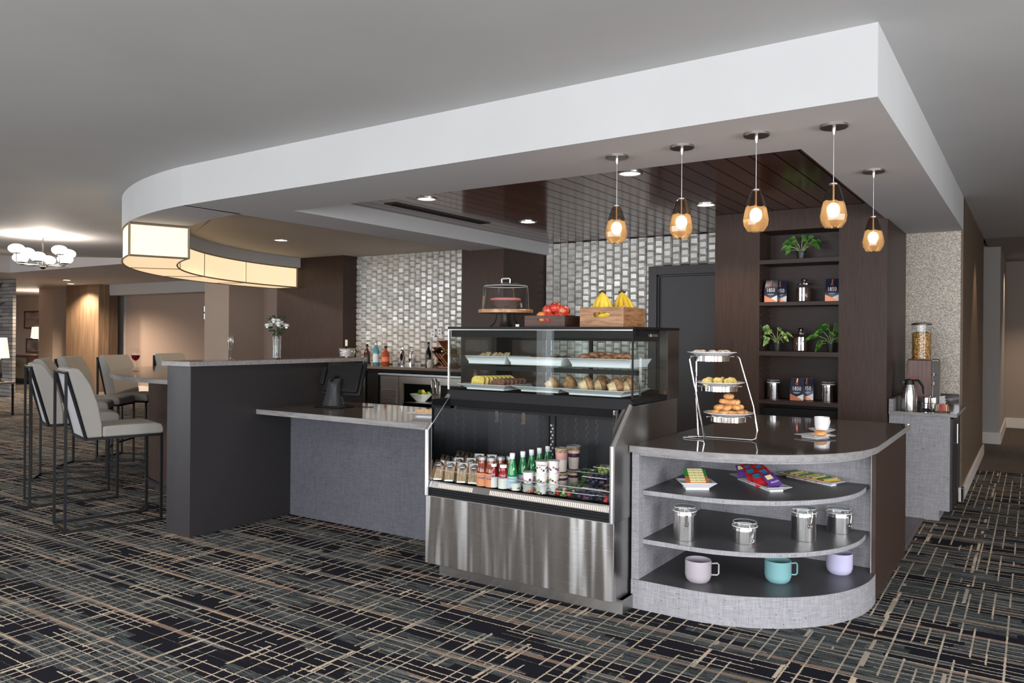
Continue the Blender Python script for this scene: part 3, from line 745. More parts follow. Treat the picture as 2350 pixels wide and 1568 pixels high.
P_('housing', B((-8.20, 7.92, .05), (-7.64, 8.34, 1.0)), black_m, parent=c)
fo = P_('door', B((-8.18, 7.86, .1), (-7.72, 7.92, .985)), steel_s, parent=c, bev=.004)
h = MB().tube([(-7.80, 7.86, .92), (-7.80, 7.835, .92), (-7.80, 7.835, .5), (-7.80, 7.86, .5)], .010, 8, chrome).build('handle', chrome, fo); h.location = -parent_loc(fo)
P_('side_trim', B((-7.70, 7.86, .05), (-7.66, 7.92, 1.0)), alum, parent=c)

# ------------------------------------------------------------------ ring light
rl = thing('ring_light', 'curved glowing acrylic light box hung under the round soffit', 'ceiling light', (SC0[0], SC0[1], 2.205))
ANG = [20.5, 39.8, 55.6, 71.4, 87.0]; LZ0, LZ1 = 2.205, 2.512
brown_f = mat('olive_bronze_trim', (.20, .155, .10), .45)
for i in range(4):
    a0, a1 = ANG[i] + .12, ANG[i + 1] - .12
    po = arcS(RO - .012, a0, a1, 16); pi_ = arcS(RI + .012, a0, a1, 16)
    P_('diffuser_panel', MB().prism(po + pi_[::-1], LZ0 + .008, LZ1 - .004, shade_m), parent=rl)
for r_, z in ((RO - .004, LZ0 + .006), (RO - .004, LZ1 - .008), (RI + .004, LZ0 + .006), (RI + .004, LZ1 - .008)):
    fr = MB().tube([(*p, z) for p in arcS(r_, 20.4, 87.2, 48)], .009, 4, brown_f)
    P_('frame_rim', fr, parent=rl)
for a in ANG:
    f = MB()
    p, q = arcS(RO - .002, a, a, 1)[0], arcS(RI + .002, a, a, 1)[0]
    hw = .012 if a in (20.5, 87.0) else .006
    f.tube([(*p, LZ0 + .004), (*q, LZ0 + .004)], hw * .8, 4, brown_f); f.tube([(*p, LZ1 - .008), (*q, LZ1 - .008)], hw, 4, brown_f)
    f.tube([(*q, LZ0), (*q, LZ1)], hw, 4, brown_f); f.tube([(*p, LZ0), (*p, LZ1)], hw, 4, brown_f)
    P_('divider_bar', f, parent=rl)
# ------------------------------------------------------------------ recessed downlights
em_w = mat('warm_lamp_glow', (1, .9, .75), .5, emit=(1, .80, .56), es=9)
def downlight(x, y, z, label, power=26, spot=115, r=.075, group='recessed downlights'):
    t = thing('recessed_downlight', label, 'ceiling light', (x, y, z), 0, group)
    MB().lathe([(r + .018, 0), (r + .018, -.006), (r, -.008), (r - .004, .0)], 28, alum, cap=False).build('trim_ring', alum, t)
    MB().lathe([(r - .003, -.003), (0, -.003)], 28, em_w, cap=False).build('lamp_lens', em_w, t)
    point('downlight_beam', (x, y, z - .03), power, (1, .80, .60), .05, spot)
    return t
downlight(-4.30, 5.13, RZ, 'recessed downlight in the plank ceiling nearest the air vent')
downlight(-4.28, 6.70, RZ, 'far left recessed downlight in the plank ceiling above the pilaster side')
downlight(-2.39, 5.08, RZ, 'front recessed downlight in the plank ceiling between the two leftmost pendants')
downlight(-2.39, 6.63, RZ, 'rear recessed downlight in the plank ceiling by the tile wall')
downlight(-7.73, 6.45, RZ, 'single recessed downlight in the plain tray ceiling above the bar', 70, 150)
downlight(-18.9, 9.5, 2.73, 'recessed downlight in the lounge ceiling in front of the square beige column', 260, 150, .09)
downlight(-20.2, 10.25, 2.73, 'recessed downlight in the lounge ceiling by the oak panel', 220, 140, .09)
downlight(-17.45, 5.4, 3.085, 'recessed downlight at the left edge of the picture above the lounge', 50, 120, .09)
# linear air vent in the plank ceiling
vt = thing('linear_air_vent', 'long narrow slot air vent set in the dark plank ceiling', 'air vent', (-4.72, 5.85, RZ))
MB().box((-.07, -.72, -.006), (.07, .72, .0)).build('vent_frame', mat('dark_vent_frame', (.05, .035, .03), .4), vt, smooth=False)
mb = MB()
for k in (-.042, -.014, .014, .042): mb.box((k - .006, -.70, -.008), (k + .006, .70, -.0055))
mb.build('slot', mat('vent_slot', (.002, .002, .002), .9), vt, smooth=False)
# ================================================================== STOOLS
def px_(px, py, x):
    r = ray(px, py); t = x / r[0]; return (r[1] * t, H_ + r[2] * t)
def slab(mb, pts, x0, x1, mt):   # profile in (y,z) extruded along x
    return mb.prism(pts, x0, x1, mt, Matrix(((0, 0, 1, 0), (1, 0, 0, 0), (0, 1, 0, 0), (0, 0, 0, 1))))
def make_stool(label, grp='bar stools at the curved bar'):
    t = thing('bar_stool', label, 'stool', (0, 0, 0), 0, grp)
    w_ = .212; q = .0095
    seat = MB(); slab(seat, [(-.094, .700), (.345, .700), (.352, .715), (.352, .745), (.335, .775), (.28, .786), (-.02, .784), (-.094, .780)], -w_ + .006, w_ - .006, fabric)
    seat.build('seat', fabric, t, bev=.012, seg=3)
    back = MB(); slab(back, [(-.205, .700), (-.095, .700), (-.098, .80), (-.125, .95), (-.175, 1.10), (-.235, 1.20), (-.26, 1.228), (-.30, 1.232), (-.332, 1.222), (-.325, 1.20)], -w_ + .006, w_ - .006, fabric)
    back.build('backrest', fabric, t, bev=.010, seg=3)
    sh_ = MB(); slab(sh_, [(-.212, .702), (-.204, .702), (-.322, 1.20), (-.330, 1.20)], -w_ + .012, w_ - .012, fabric_b)
    sh_.build('backrest_shell', fabric_b, t, smooth=False)
    for s in (-1, 1):
        x = s * (w_ - q)
        MB().box((x - q, -.345 - q, 0), (x + q, -.345 + q, 1.206)).build('leg', black_m, t, smooth=False)
        MB().box((x - q, .335 - q, 0), (x + q, .335 + q, .70)).build('leg', black_m, t, smooth=False)
        MB().tube([(x, -.343, 1.195), (x, -.208, .693)], q * 1.35, 4).build('back_brace', black_m, t, smooth=False)
        MB().box((x - q, -.345, .001), (x + q, .345, .019)).build('floor_rail', black_m, t, smooth=False)
        MB().box((x - q, -.21, .682), (x + q, .345, .700)).build('seat_rail', black_m, t, smooth=False)
    MB().box((-w_, -.345 - q, 1.188), (w_, -.345 + q, 1.206)).build('top_rail', black_m, t, smooth=False)
    MB().box((-w_, -.345 - q, .001), (w_, -.345 + q, .019)).build('floor_rail', black_m, t, smooth=False)
    MB().box((-w_, -.22, .682), (w_, -.202, .700)).build('seat_rail', black_m, t, smooth=False)
    MB().box((-w_, .327, .682), (w_, .345, .700)).build('seat_rail', black_m, t, smooth=False)
    MB().box((-w_, .327, .275), (w_, .343, .293)).build('footrest', black_m, t, smooth=False)
    return t
G = 'bar stools at the curved bar'
st = make_stool('grey upholstered bar stool nearest the camera, touching the half wall')
def place(o, bx, by, dx, dy):   # back-centre point and facing direction
    a = math.atan2(-dx, dy); o.rotation_euler = (0, 0, a)
    L = math.hypot(dx, dy); o.location = (bx + dx / L * .345, by + dy / L * .345, 0)
spots = [((-6.19, 3.07), (.27, .94), None),
         ((-7.32, 3.355), (.32, .92), 'grey upholstered bar stool left of the nearest one, both showing their black V-shaped back braces'),
         ((-8.55, 4.00), (.60, .80), 'grey bar stool almost hidden behind the second stool from the front'),
         ((-9.12, 4.57), (.80, .60), 'grey bar stool whose backrest shows between the two front stools'),
         ((-9.35, 5.22), (.93, .33), 'grey bar stool behind the pointed left tip of the curved bar'),
         ((-9.72, 6.20), (.98, .15), 'farthest grey bar stool, its back just above the bar top by the half wall')]
for i, (p, dvec, lab) in enumerate(spots):
    o = st if i == 0 else dup(st, (0, 0, 0), 0, lab)
    place(o, p[0], p[1], dvec[0], dvec[1])

# ================================================================== LIGHT FITTINGS
amber = None
def amberglass():
    m, n, l, b = newmat('smoked_amber_glass')
    out = n['Material Output']; n.remove(b)
    co = objco(n); sx = nd(n, 'ShaderNodeSeparateXYZ'); l.new(co, sx.inputs[0])
    # two-tone blown glass: smoky clear above a wavy line, amber below
    nz = noise(n, l, mapping(n, l, co, (26, 26, 0)), 1, 1)
    h = mth(n, l, 'ADD', sx.outputs[2], mth(n, l, 'MULTIPLY', mth(n, l, 'SUBTRACT', nz, .5), .03))
    f = mth(n, l, 'GREATER_THAN', h, -.365)
    c = mixc(n, l, f, (1.0, .66, .34), (.62, .55, .50))
    tr = nd(n, 'ShaderNodeBsdfTransparent'); l.new(c, tr.inputs[0])
    df = nd(n, 'ShaderNodeBsdfTranslucent'); df.inputs[0].default_value = (1, .70, .40, 1)
    gl = nd(n, 'ShaderNodeBsdfGlossy'); gl.inputs['Roughness'].default_value = .03
    lwx = nd(n, 'ShaderNodeLayerWeight'); lwx.inputs[0].default_value = .5
    m1 = nd(n, 'ShaderNodeMixShader'); l.new(mth(n, l, 'MULTIPLY', mth(n, l, 'SUBTRACT', 1, f), .28), m1.inputs[0]); l.new(tr.outputs[0], m1.inputs[1]); l.new(df.outputs[0], m1.inputs[2])
    m2 = nd(n, 'ShaderNodeMixShader'); l.new(mth(n, l, 'ADD', mth(n, l, 'MULTIPLY', mth(n, l, 'POWER', lwx.outputs['Facing'], 4), .8), .04), m2.inputs[0]); l.new(m1.outputs[0], m2.inputs[1]); l.new(gl.outputs[0], m2.inputs[2])
    l.new(m2.outputs[0], out.inputs[0]); return m
amber = amberglass()
bulb_m = mat('glowing_bulb', (1, .95, .85), .4, emit=(1, .88, .66), es=3)
def make_pendant(label, loc):
    t = thing('pendant_light', label, 'pendant lamp', loc, 0, 'glass pendants over the round cabinet')
    MB().lathe([(.0, 0), (.064, 0), (.064, -.012), (.060, -.015), (.0, -.015)], 32).build('canopy', nickel, t)
    MB().lathe([(.010, -.014), (.010, -.026), (.0045, -.048), (.0, -.048)], 12).build('cord_grip', nickel, t)
    MB().tube([(0, 0, -.04), (0, 0, -.285)], .0018, 6).build('cord', alum, t)
    s = MB(); pr = [(.020, -.282), (.030, -.300), (.044, -.345), (.056, -.395), (.062, -.430), (.058, -.458), (.040, -.486), (.034, -.489)]
    inn = [(r - .0025, z) for r, z in pr[::-1]]
    s.lathe(pr, 9, cap=False)
    s.build('lamp_shade', amber, t, sharp=.2)
    MB().lathe([(.021, -.278), (.021, -.286), (.0, -.286)], 16).build('shade_cap', nickel, t)
    MB().tube([(0, 0, -.285), (0, 0, -.365)], .005, 8).build('socket_stem', mat('brass_stem', (.75, .5, .25), .3, 1), t)
    MB().ball((0, 0, -.405), (.030, .030, .036), seg=16, rings=10).build('bulb', bulb_m, t)
    return t
PN = [(-1.951, 3.978, 'glass pendant lamp farthest left, darkest smoked top'), (-1.558, 3.950, 'second glass pendant lamp from the left'),
      (-1.152, 3.905, 'middle glass pendant lamp, third of the front row of four'), (-.796, 3.941, 'largest glass pendant lamp near the soffit corner'),
      (-.808, 5.128, 'small rear glass pendant lamp alone in front of the bookcase side')]
p0 = make_pendant(PN[0][2], (PN[0][0], PN[0][1], SB))
for x, y, lab in PN[1:]: dup(p0, (x, y, SB), .5 * x, lab)
for x, y, _ in PN: point('pendant_glow', (x, y, SB - .405), .9, (1, .74, .45), .036)

ch = thing('chandelier', 'chrome chandelier of white glass globes hanging over the lounge', 'chandelier', (-11.33, 5.375, CEIL))
globe_m = mat('opal_glass_lit', (1, 1, 1), .4, emit=(1, .93, .86), es=1.6)
darkchrome = mat('dark_chrome', (.25, .24, .23), .2, 1)
MB().lathe([(0, 0), (.09, 0), (.09, -.025), (0, -.03)], 24).build('canopy', darkchrome, ch)
MB().tube([(0, 0, -.02), (0, 0, -.44)], .010, 8).build('stem', darkchrome, ch)
MB().lathe([(0, -.34), (.03, -.35), (.03, -.42), (.045, -.43), (.02, -.46), (0, -.465)], 16).build('hub', darkchrome, ch)
for k in range(8):
    upk = k % 2 == 0; a = math.radians(7 + 45 * k); r_ = .36 if upk else .27; zc = -.215 if upk else -.315
    c_, s_ = math.cos(a), math.sin(a)
    zb = zc - .135 if upk else -.43
    arm = MB().tube([(.02 * c_, .02 * s_, -.41), (r_ * .7 * c_, r_ * .7 * s_, -.41), (r_ * c_, r_ * s_, -.405), (r_ * c_, r_ * s_, zc - .05)], .006, 6).lathe([(.0, -.07), (.05, -.066), (.055, -.055), (.0, -.05)], 14, None, TR(r_ * c_, r_ * s_, zc))
    arm.build('arm', darkchrome, ch)
    MB().ball((r_ * c_, r_ * s_, zc), (.10, .10, .066), seg=20, rings=12).build('glass_globe', globe_m, ch)
point('chandelier_glow', (-11.33, 5.375, CEIL - .12), 55, (1, .86, .74), .12)

# ================================================================== LOUNGE FURNITURE AT THE FAR LEFT
shade_lit = mat('lit_linen_shade', (.9, .85, .78), .8, emit=(1, .84, .68), es=.55)
def table_lamp(label, loc, z0, z1, r0, r1, basez):
    t = thing('table_lamp', label, 'lamp', loc)
    MB().lathe([(r0, z0), (r1, z1)], 28, cap=False).build('lamp_shade', shade_lit, t)
    MB().lathe([(0, basez), (.07, basez), (.07, basez + .015), (.02, basez + .03), (.045, basez + .12), (.03, basez + .2), (.012, z0 + .02), (0, z0 + .02)], 16).build('lamp_base', darkchrome, t)
    point('lamp_glow', (loc[0], loc[1], loc[2] + (z0 + z1) / 2), 14, WARM, .06)
    return t
tz = thing('side_table', 'dark side table in front of the stone wall at the left edge', 'table', (-15.72, 6.45, 0))
MB().box((-.35, -.35, .565), (.42, .35, .60)).build('tabletop', mat('grey_wood_top', (.16, .14, .13), .4), tz, bev=.004)
for x in (-.33, .39):
    for y in (-.32, .32): MB().box((x - .015, y - .015, 0), (x + .015, y + .015, .565)).build('leg', black_m, tz, smooth=False)
table_lamp('lit table lamp cut by the left edge of the picture', (-15.48, 6.62, 0), 1.03, 1.395, .15, .11, .60)
cs = thing('console_cabinet', 'dark console cabinet with carved sunburst doors in the far room', 'cabinet', (-24.6, 11.3, 0))
MB().box((-.75, -.3, .12), (.60, .3, .80)).build('body', mat('mahogany', (.05, .012, .01), .35), cs, bev=.005)
MB().box((-.78, -.33, .80), (.63, .33, .84)).build('cabinet_top', mat('mahogany_top', (.03, .012, .012), .25), cs, bev=.004)
sb = MB(); gold = mat('carved_silver_leaf', (.30, .26, .18), .5, .5)
sb.box((-.73, -.315, .17), (.52, -.300, .76), gold)
for k in range(40):
    a = 2 * PI * k / 40
    for (ra, rb) in ((.05, .34),):
        x1_, z1_ = -.1 + rb * 1.7 * math.cos(a), .465 + rb * .85 * math.sin(a)
        x1_ = max(-.72, min(.51, x1_)); z1_ = max(.18, min(.75, z1_))
        sb.tube([(-.1 + .05 * math.cos(a), -.318, .465 + .05 * math.sin(a)), (x1_, -.318, z1_)], .008, 4, gold)
sb.lathe([(0, .02), (.05, .012), (.06, 0)], 16, gold, TR(-.1, -.315, .465, math.radians(90)))
sb.build('sunburst_door', gold, cs)
MB().box((-.70, -.26, 0), (.55, .26, .12)).build('plinth', black_m, cs, smooth=False)
table_lamp('lit table lamp standing on the sunburst console in the far room', (-24.15, 11.35, 0), 1.33, 1.65, .20, .17, .84)
wl = thing('floor_lamp', 'lit lamp shade half hidden behind the stone wall in the far room', 'lamp', (-25.2, 11.9, 0))
MB().lathe([(.21, 1.30), (.17, 1.66)], 24, cap=False).build('lamp_shade', shade_lit, wl)
MB().lathe([(0, 0), (.14, 0), (.14, .02), (.012, .03), (.012, 1.4), (0, 1.4)], 12).build('pole', darkchrome, wl)
point('room_lamp_glow', (-24.6, 11.6, 1.9), 60, WARM, .1)
def picture(label, x, y, z0, z1, w_, name='framed_picture'):
    t = thing(name, label, 'picture', (x, y, (z0 + z1) / 2))
    h_ = (z1 - z0) / 2; m1 = mat('dark_picture_frame', (.05, .035, .03), .4)
    f = MB(); f.box((-w_ / 2, -.03, -h_), (w_ / 2, 0, -h_ + .04)).box((-w_ / 2, -.03, h_ - .04), (w_ / 2, 0, h_)).box((-w_ / 2, -.03, -h_), (-w_ / 2 + .04, 0, h_)).box((w_ / 2 - .04, -.03, -h_), (w_ / 2, 0, h_))
    f.build('frame', m1, t, smooth=False)
    MB().box((-w_ / 2 + .04, -.012, -h_ + .04), (w_ / 2 - .04, -.005, h_ - .04)).build('print', noisy('misty_landscape_print', (.12, .08, .07), (.45, .33, .29), (1, 1, 4), 1.2, .6), t, smooth=False)
    return t
picture('framed misty landscape print above the sunburst console', -28.2, 13.18, 1.62, 2.22, 1.6)
picture('low framed picture panel behind the console lamp', -28.1, 13.18, .80, 1.28, 1.5, 'framed_picture')
cp = tag(MB().box((-24.95, 12.45, .0), (-24.50, 12.6, 2.25)).build('carved_bark_panel', noisy('carved_bark', (.03, .022, .02), (.16, .12, .10), (1, 1, 1), 9, .7, bmp=.8, dist=.03), None, smooth=False), 'tall dark carved bark panel between beige column and oak panel', 'wall art')
sc = thing('wall_sconce', 'small white glass wall sconce on the left side of the beige column by the bar', 'wall lamp', (-14.205, 10.0, 1.93))
MB().box((-.02, -.05, -.03), (.0, .05, .03)).build('back_plate', darkchrome, sc)
MB().lathe([(0, -.13), (.045, -.13), (.045, .13), (0, .13)], 16, None, TR(-.075, 0, 0)).build('glass_tube', globe_m, sc)
MB().lathe([(.048, -.02), (.048, .02)], 16, None, TR(-.075, 0, 0)).build('band', black_m, sc)
# metal leaf sculpture on the stone wall
ws = thing('metal_wall_sculpture', 'dark metal leaf-shaped wall sculpture on the stacked stone wall', 'wall art', (-20.9, 8.64, 2.05))
lm = mat('dark_pewter', (.10, .095, .09), .4, .8)
for k, (a, L, wd) in enumerate(((38, 1.0, .16), (20, .8, .1), (8, 1.0, .07), (-14, .9, .07), (-34, .95, .12), (60, .7, .1), (170, .6, .12), (200, .7, .1), (140, .7, .1))):
    a = math.radians(a)
    mb = MB(); c_, s_ = math.cos(a), math.sin(a)
    pts = [(0, 0, 0), (.45 * L, wd / 2, -.03), (L, 0, 0), (.45 * L, -wd / 2, -.03)]
    P3 = [(x * c_ - z * s_, y - .02 - .012 * k, x * s_ + z * c_) for x, z, y in pts]
    mb.add(P3 + [(p[0], p[1] + .02, p[2]) for p in P3], [(0, 1, 2, 3), (7, 6, 5, 4), (0, 4, 5, 1), (1, 5, 6, 2), (2, 6, 7, 3), (3, 7, 4, 0)])
    mb.build('metal_leaf', lm, ws, smooth=False)

# ================================================================== BAR ACCESSORIES
ZC, ZL, ZB, ZA, ZQ, ZK = 1.2925, .9015, 1.0755, 1.1015, .9005, .8895
# wine glass on curved bar
wine = mat('red_wine', (.22, .004, .012), .05, 0, .5, .55, 1.34)
def goblet(name, label, cat, loc, prof, liquid=None, lname='wine'):
    t = thing(name, label, cat, loc)
    MB().lathe(prof, 28, cap=False).build('glass_body', clearthin, t)
    if liquid: MB().lathe(liquid, 28).build(lname, wine if lname == 'wine' else mat('champagne', (.95, .90, .78), .03, 0, .5, 1, 1.33), t)
    return t
gx, gy = pz(311, 852, ZA)
goblet('wine_glass', 'glass of red wine standing on the curved bar top', 'glass', (gx, gy, ZA),
       [(0, .004), (.035, .002), (.036, .004), (.004, .010), (.0035, .10), (.010, .108), (.034, .130), (.044, .160), (.042, .19), (.034, .235)],
       [(0, .109), (.010, .110), (.0335, .132), (.0425, .158), (.0425, .168), (0, .168)])
gx, gy = -5.30, 3.93
goblet('champagne_flute', 'champagne flute standing on the stone cap of the half wall', 'glass', (gx, gy, ZC),
       [(0, .003), (.032, .001), (.032, .003), (.004, .009), (.0035, .06), (.012, .08), (.023, .13), (.024, .16), (.020, .20)],
       [(0, .072), (.011, .080), (.022, .128), (.0228, .155), (0, .155)], 'champagne')
# vase with white flowers
vs_ = thing('flower_vase', 'tall clear vase of white mums on the half wall cap', 'vase', (-5.30, 4.385, ZC))
MB().lathe([(0, .004), (.036, .002), (.038, .01), (.034, .03), (.040, .19)], 20, cap=False).build('glass_vase', clearthin, vs_)
MB().lathe([(0, .008), (.032, .009), (.035, .11), (0, .11)], 16).build('water', mat('grey_water', (.3, .33, .32), .02, 0, .5, .8, 1.33), vs_)
leafm = noisy('dark_foliage', (.012, .03, .012), (.03, .07, .022), (1, 1, 1), 60, .5)
petal = noisy('white_petals', (.75, .75, .70), (.92, .92, .88), (1, 1, 1), 120, .6, bmp=.2)
rv = random.Random(11)
def leaf(mb, base, dirv, L, wd, mt, droop=.3, roll=0, n=6):
    d = Vector(dirv).normalized(); side = d.cross(Vector((0, 0, 1)))
    if side.length < .05: side = Vector((1, 0, 0))
    side.normalize(); upv = side.cross(d); side = side * math.cos(roll) + upv * math.sin(roll); upv = side.cross(d)
    vs = []
    for i in range(n + 1):
        t = i / n; c = Vector(base) + d * L * t + Vector((0, 0, -droop * L * t * t)); ww = wd * math.sin(PI * min(1, t ** .75)) * .5 + (.0006)
        vs += [c - side * ww + upv * ww * .25, c, c + side * ww + upv * ww * .25]
    fs = []
    for i in range(n):
        for k in range(2): a = i * 3 + k; fs.append((a, a + 1, a + 4, a + 3))
    mb.add(vs, fs, mt)
for k in range(9):
    a = k * 2.4; R0 = .018 + .008 * k; h = .305 - .006 * k + rv.uniform(-.015, .02)
    hx, hy = R0 * math.cos(a) * 1.15, R0 * math.sin(a)
    f = MB()
    for ring_, (cnt, el, L) in enumerate(((14, .15, .034), (13, .6, .032), (10, 1.0, .028), (6, 1.4, .02))):
        for j in range(cnt):
            b = 2 * PI * j / cnt + ring_ * .3
            leaf(f, (hx, hy, h), (math.cos(b) * math.cos(el), math.sin(b) * math.cos(el), math.sin(el)), L, .012, petal, -.25, 0, 4)
    f.ball((hx, hy, h), .012, petal, 8, 6)
    f.build('flower_head', petal, vs_)
mb = MB()
for k in range(9):
    a = k * 2.4; R0 = .018 + .008 * k
    mb.tube([(.012 * math.cos(a + 2), .012 * math.sin(a + 2), .02), (.01 * math.cos(a), .01 * math.sin(a), .16), (R0 * math.cos(a) * 1.15, R0 * math.sin(a), .295)], .002, 5, leafm)
mb.build('stems', leafm, vs_)
mb = MB()
for k in range(46):
    a = rv.uniform(0, 6.28); h = rv.uniform(.19, .36); rr = rv.uniform(.01, .05)
    leaf(mb, (rr * math.cos(a), rr * math.sin(a), h), (math.cos(a), math.sin(a), rv.uniform(-.2, .9)), rv.uniform(.03, .06), rv.uniform(.012, .02), leafm, .3, rv.uniform(-1, 1))
mb.build('foliage', leafm, vs_)

# till / point of sale
ps = thing('till_terminal', 'black touchscreen till facing away on the low grey counter', 'till', (-4.80, 4.56, ZL), math.radians(10))
MB().prism([(-.12, -.10), (.12, -.10), (.14, -.06), (.14, .10), (-.14, .10), (-.14, -.06)], 0, .016).build('base_plate', blackp, ps, bev=.006)
def rsec(y, z, w_, d_, n=16): return [(w_ * math.copysign(abs(math.cos(2 * PI * k / n)) ** .6, math.cos(2 * PI * k / n)), y + d_ * math.copysign(abs(math.sin(2 * PI * k / n)) ** .6, math.sin(2 * PI * k / n)), z) for k in range(n)]
neck = MB(); secs = [rsec(.0, .012, .088, .075), rsec(.0, .07, .076, .058), rsec(.0, .13, .060, .046), rsec(.002, .18, .055, .040), rsec(.012, .215, .055, .038), rsec(.03, .235, .05, .03)]
vs = sum(secs, []); fs = [list(range(16))[::-1], list(range(80, 96))]
for i in range(5):
    for k in range(16): fs.append((i * 16 + k, i * 16 + (k + 1) % 16, (i + 1) * 16 + (k + 1) % 16, (i + 1) * 16 + k))
neck.add(vs, fs); neck.build('neck', mat('dark_satin_plastic', (.035, .036, .04), .28), ps)
T = TR(.045, .095, .225, math.radians(-22), 0, 0)
MB().box((-.19, -.022, -.145), (.19, .0, .145), blackp, T).box((-.165, -.042, -.12), (.165, -.02, .12), blackp, T).build('screen_housing', blackp, ps, bev=.006)
MB().box((-.18, .0005, -.135), (.18, .002, .135), blackg, T).build('screen', blackg, ps, smooth=False)
MB().box((-.225, -.04, -.06), (-.185, .0, .09), blackp, T).build('card_reader', blackp, ps, bev=.005)
MB().tube([(.0, -.035, .215), (.0, -.01, .24), (.0, .03, .25), (.0, .06, .245)], .012, 8).build('tilt_hinge', blackp, ps)
MB().tube([(.10, .08, .006), (.16, .12, .004), (.22, .10, .004), (.30, .14, .004)], .003, 6).build('cable', blackp, ps)

# things on the back bar
def bottle(name, label, cat, loc, h, r, glassm, capm, neck_r=.3, shoulder=.62, capz=.86, labelm=None, lz=(.12, .5), grp=None, seg=20, lab_text=None, tcol=None, punt=True):
    t = thing(name, label, cat, loc, 0, grp)
    nr = r * neck_r
    MB().lathe([(0, 0), (r * .92, 0), (r, h * .03), (r, h * (shoulder - .08)), (r * .86, h * shoulder), (nr * 1.15, h * (shoulder + .14)), (nr, h * (shoulder + .2)), (nr, h * capz), (0, h * capz)], seg).build('bottle_body', glassm, t)
    MB().lathe([(0, h * capz), (nr * 1.25, h * capz), (nr * 1.25, h * .985), (nr * 1.1, h), (0, h)], 14).build('cap', capm, t)
    if labelm: MB().lathe([(r * 1.012, h * lz[0]), (r * 1.012, h * lz[1])], seg, cap=False).build('paper_label', labelm, t)
    if lab_text:
        text(lab_text, r * .75, t, (0, -r * 1.04, h * (lz[0] + lz[1]) / 2), (PI / 2, 0, 0), tcol or blackp, 'label_lettering', .0002)
    return t
ibx, iby = -8.20, 8.04
bk_ = thing('ice_bucket', 'hammered steel ice bucket with ring handles at the left end of the back bar', 'bucket', (ibx, iby, ZB))
hammer = noisy('hammered_steel', (.5, .5, .5), (.75, .75, .75), (1, 1, 1), 90, .12, metal=1, bmp=.8, dist=.01)
MB().lathe([(0, 0), (.075, 0), (.085, .01), (.105, .19), (.112, .195), (.108, .2), (.100, .19), (.080, .02), (0, .02)], 28).build('bucket_body', hammer, bk_)
for s in (-1, 1): MB().torus((0, 0, 0), .025, .004, None, 16, 6, TR(s * .118, 0, .16, math.radians(80), 0, math.radians(90))).build('ring_handle', chrome, bk_)
bk_.scale = (1.12, 1.12, 1.15)
bottle('champagne_bottle', 'champagne bottle with white foil neck standing in the ice bucket', 'bottle', (ibx - .01, iby, ZB + .03), .32, .036, mat('black_green_glass', (.008, .015, .008), .08), mat('white_foil', (.8, .78, .76), .4), .4, .55, .72)
ocx, ocy = -8.02, 7.98
orange_m = noisy('orange_peel', (.80, .24, .03), (.90, .34, .06), (1, 1, 1), 200, .5, bmp=.3, dist=.002)
tag(MB().ball((0, 0, .036), .037).build('orange', orange_m, None), 'whole orange at the left end of the back bar next to the half wall cap', 'orange', 'oranges on the back bar').location = (-8.055, 7.90, ZB)
tag(MB().ball((0, 0, .034), .035).build('orange', orange_m, None), 'second orange just right of the first, beside the dark liquor bottle', 'orange', 'oranges on the back bar').location = (-7.96, 7.93, ZB)
tag(MB().dish(.20, .16, .012, .7, .004, white_c).build('small_plate', white_c, None), 'small white plate lying on the back bar by the oranges', 'plate').location = (-7.80, 7.94, ZB)
amberg = mat('dark_whisky_glass', (.06, .012, .006), .06, 0, .6)
blueg = mat('blue_gin_glass', (.20, .62, .78), .03, 0, .5, .75, 1.4)
copperg = mat('copper_whisky_glass', (.55, .10, .03), .04, 0, .5, .45, 1.4)
bottle('liquor_bottle', 'dark brown liquor bottle with black label, leftmost on the back bar', 'bottle', (-7.98, 8.22, ZB), .29, .045, amberg, blackp, .36, .60, .86, mat('black_label', (.03, .03, .03), .5), (.08, .42), 'bottles on the back bar')
b2 = bottle('liquor_bottle', 'tall blue gin bottle with a clear stopper on the back bar', 'bottle', (-7.785, 8.2, ZB), .34, .045, blueg, mat('silver_stopper', (.6, .6, .62), .15, 1), .36, .66, .84, mat('pale_blue_label', (.65, .75, .8), .5), (.10, .45), 'bottles on the back bar')
bottle('liquor_bottle', 'squat copper-coloured whisky bottle with an orange label', 'bottle', (-7.60, 8.2, ZB), .27, .056, copperg, blackp, .3, .64, .86, mat('orange_label', (.75, .20, .10), .5), (.18, .42), 'bottles on the back bar')
sk = thing('cocktail_shaker', 'chrome cocktail shaker in the middle of the back bar', 'shaker', (-7.30, 8.22, ZB))
MB().lathe([(0, 0), (.034, 0), (.046, .14), (.047, .17)], 20).build('shaker_body', chrome, sk); MB().lathe([(.047, .17), (.040, .20), (.022, .225), (.022, .25), (.012, .262), (0, .263)], 20).build('shaker_lid', chrome, sk)
tl = thing('bar_tools', 'chrome bar tools standing in a small cup beside the shaker', 'bar tools', (-7.18, 8.25, ZB))
MB().lathe([(0, 0), (.025, 0), (.028, .10)], 16).build('cup', chrome, tl)
MB().tube([(0, 0, .05), (.03, 0, .20)], .004, 6).ball((.032, 0, .205), (.018, .01, .022), None, 8, 6).build('strainer', chrome, tl)
MB().tube([(0, 0, .05), (-.015, 0, .17)], .004, 6).lathe([(.0, .16), (.014, .17), (.014, .2), (0, .2)], 8, None, TR(-.014)).build('jigger', chrome, tl)
bottle('wine_bottle', 'tall dark wine bottle standing left of the wooden wine rack', 'bottle', (-6.82, 8.2, ZB), .335, .040, mat('dark_wine_glass', (.01, .008, .01), .08), blackp, .36, .60, .9, mat('charcoal_label', (.06, .06, .06), .5), (.1, .4), 'bottles on the back bar')
rk = thing('wine_rack', 'copper-brown diamond lattice wine rack at the right end of the back bar', 'wine rack', (-6.53, 8.2, ZB))
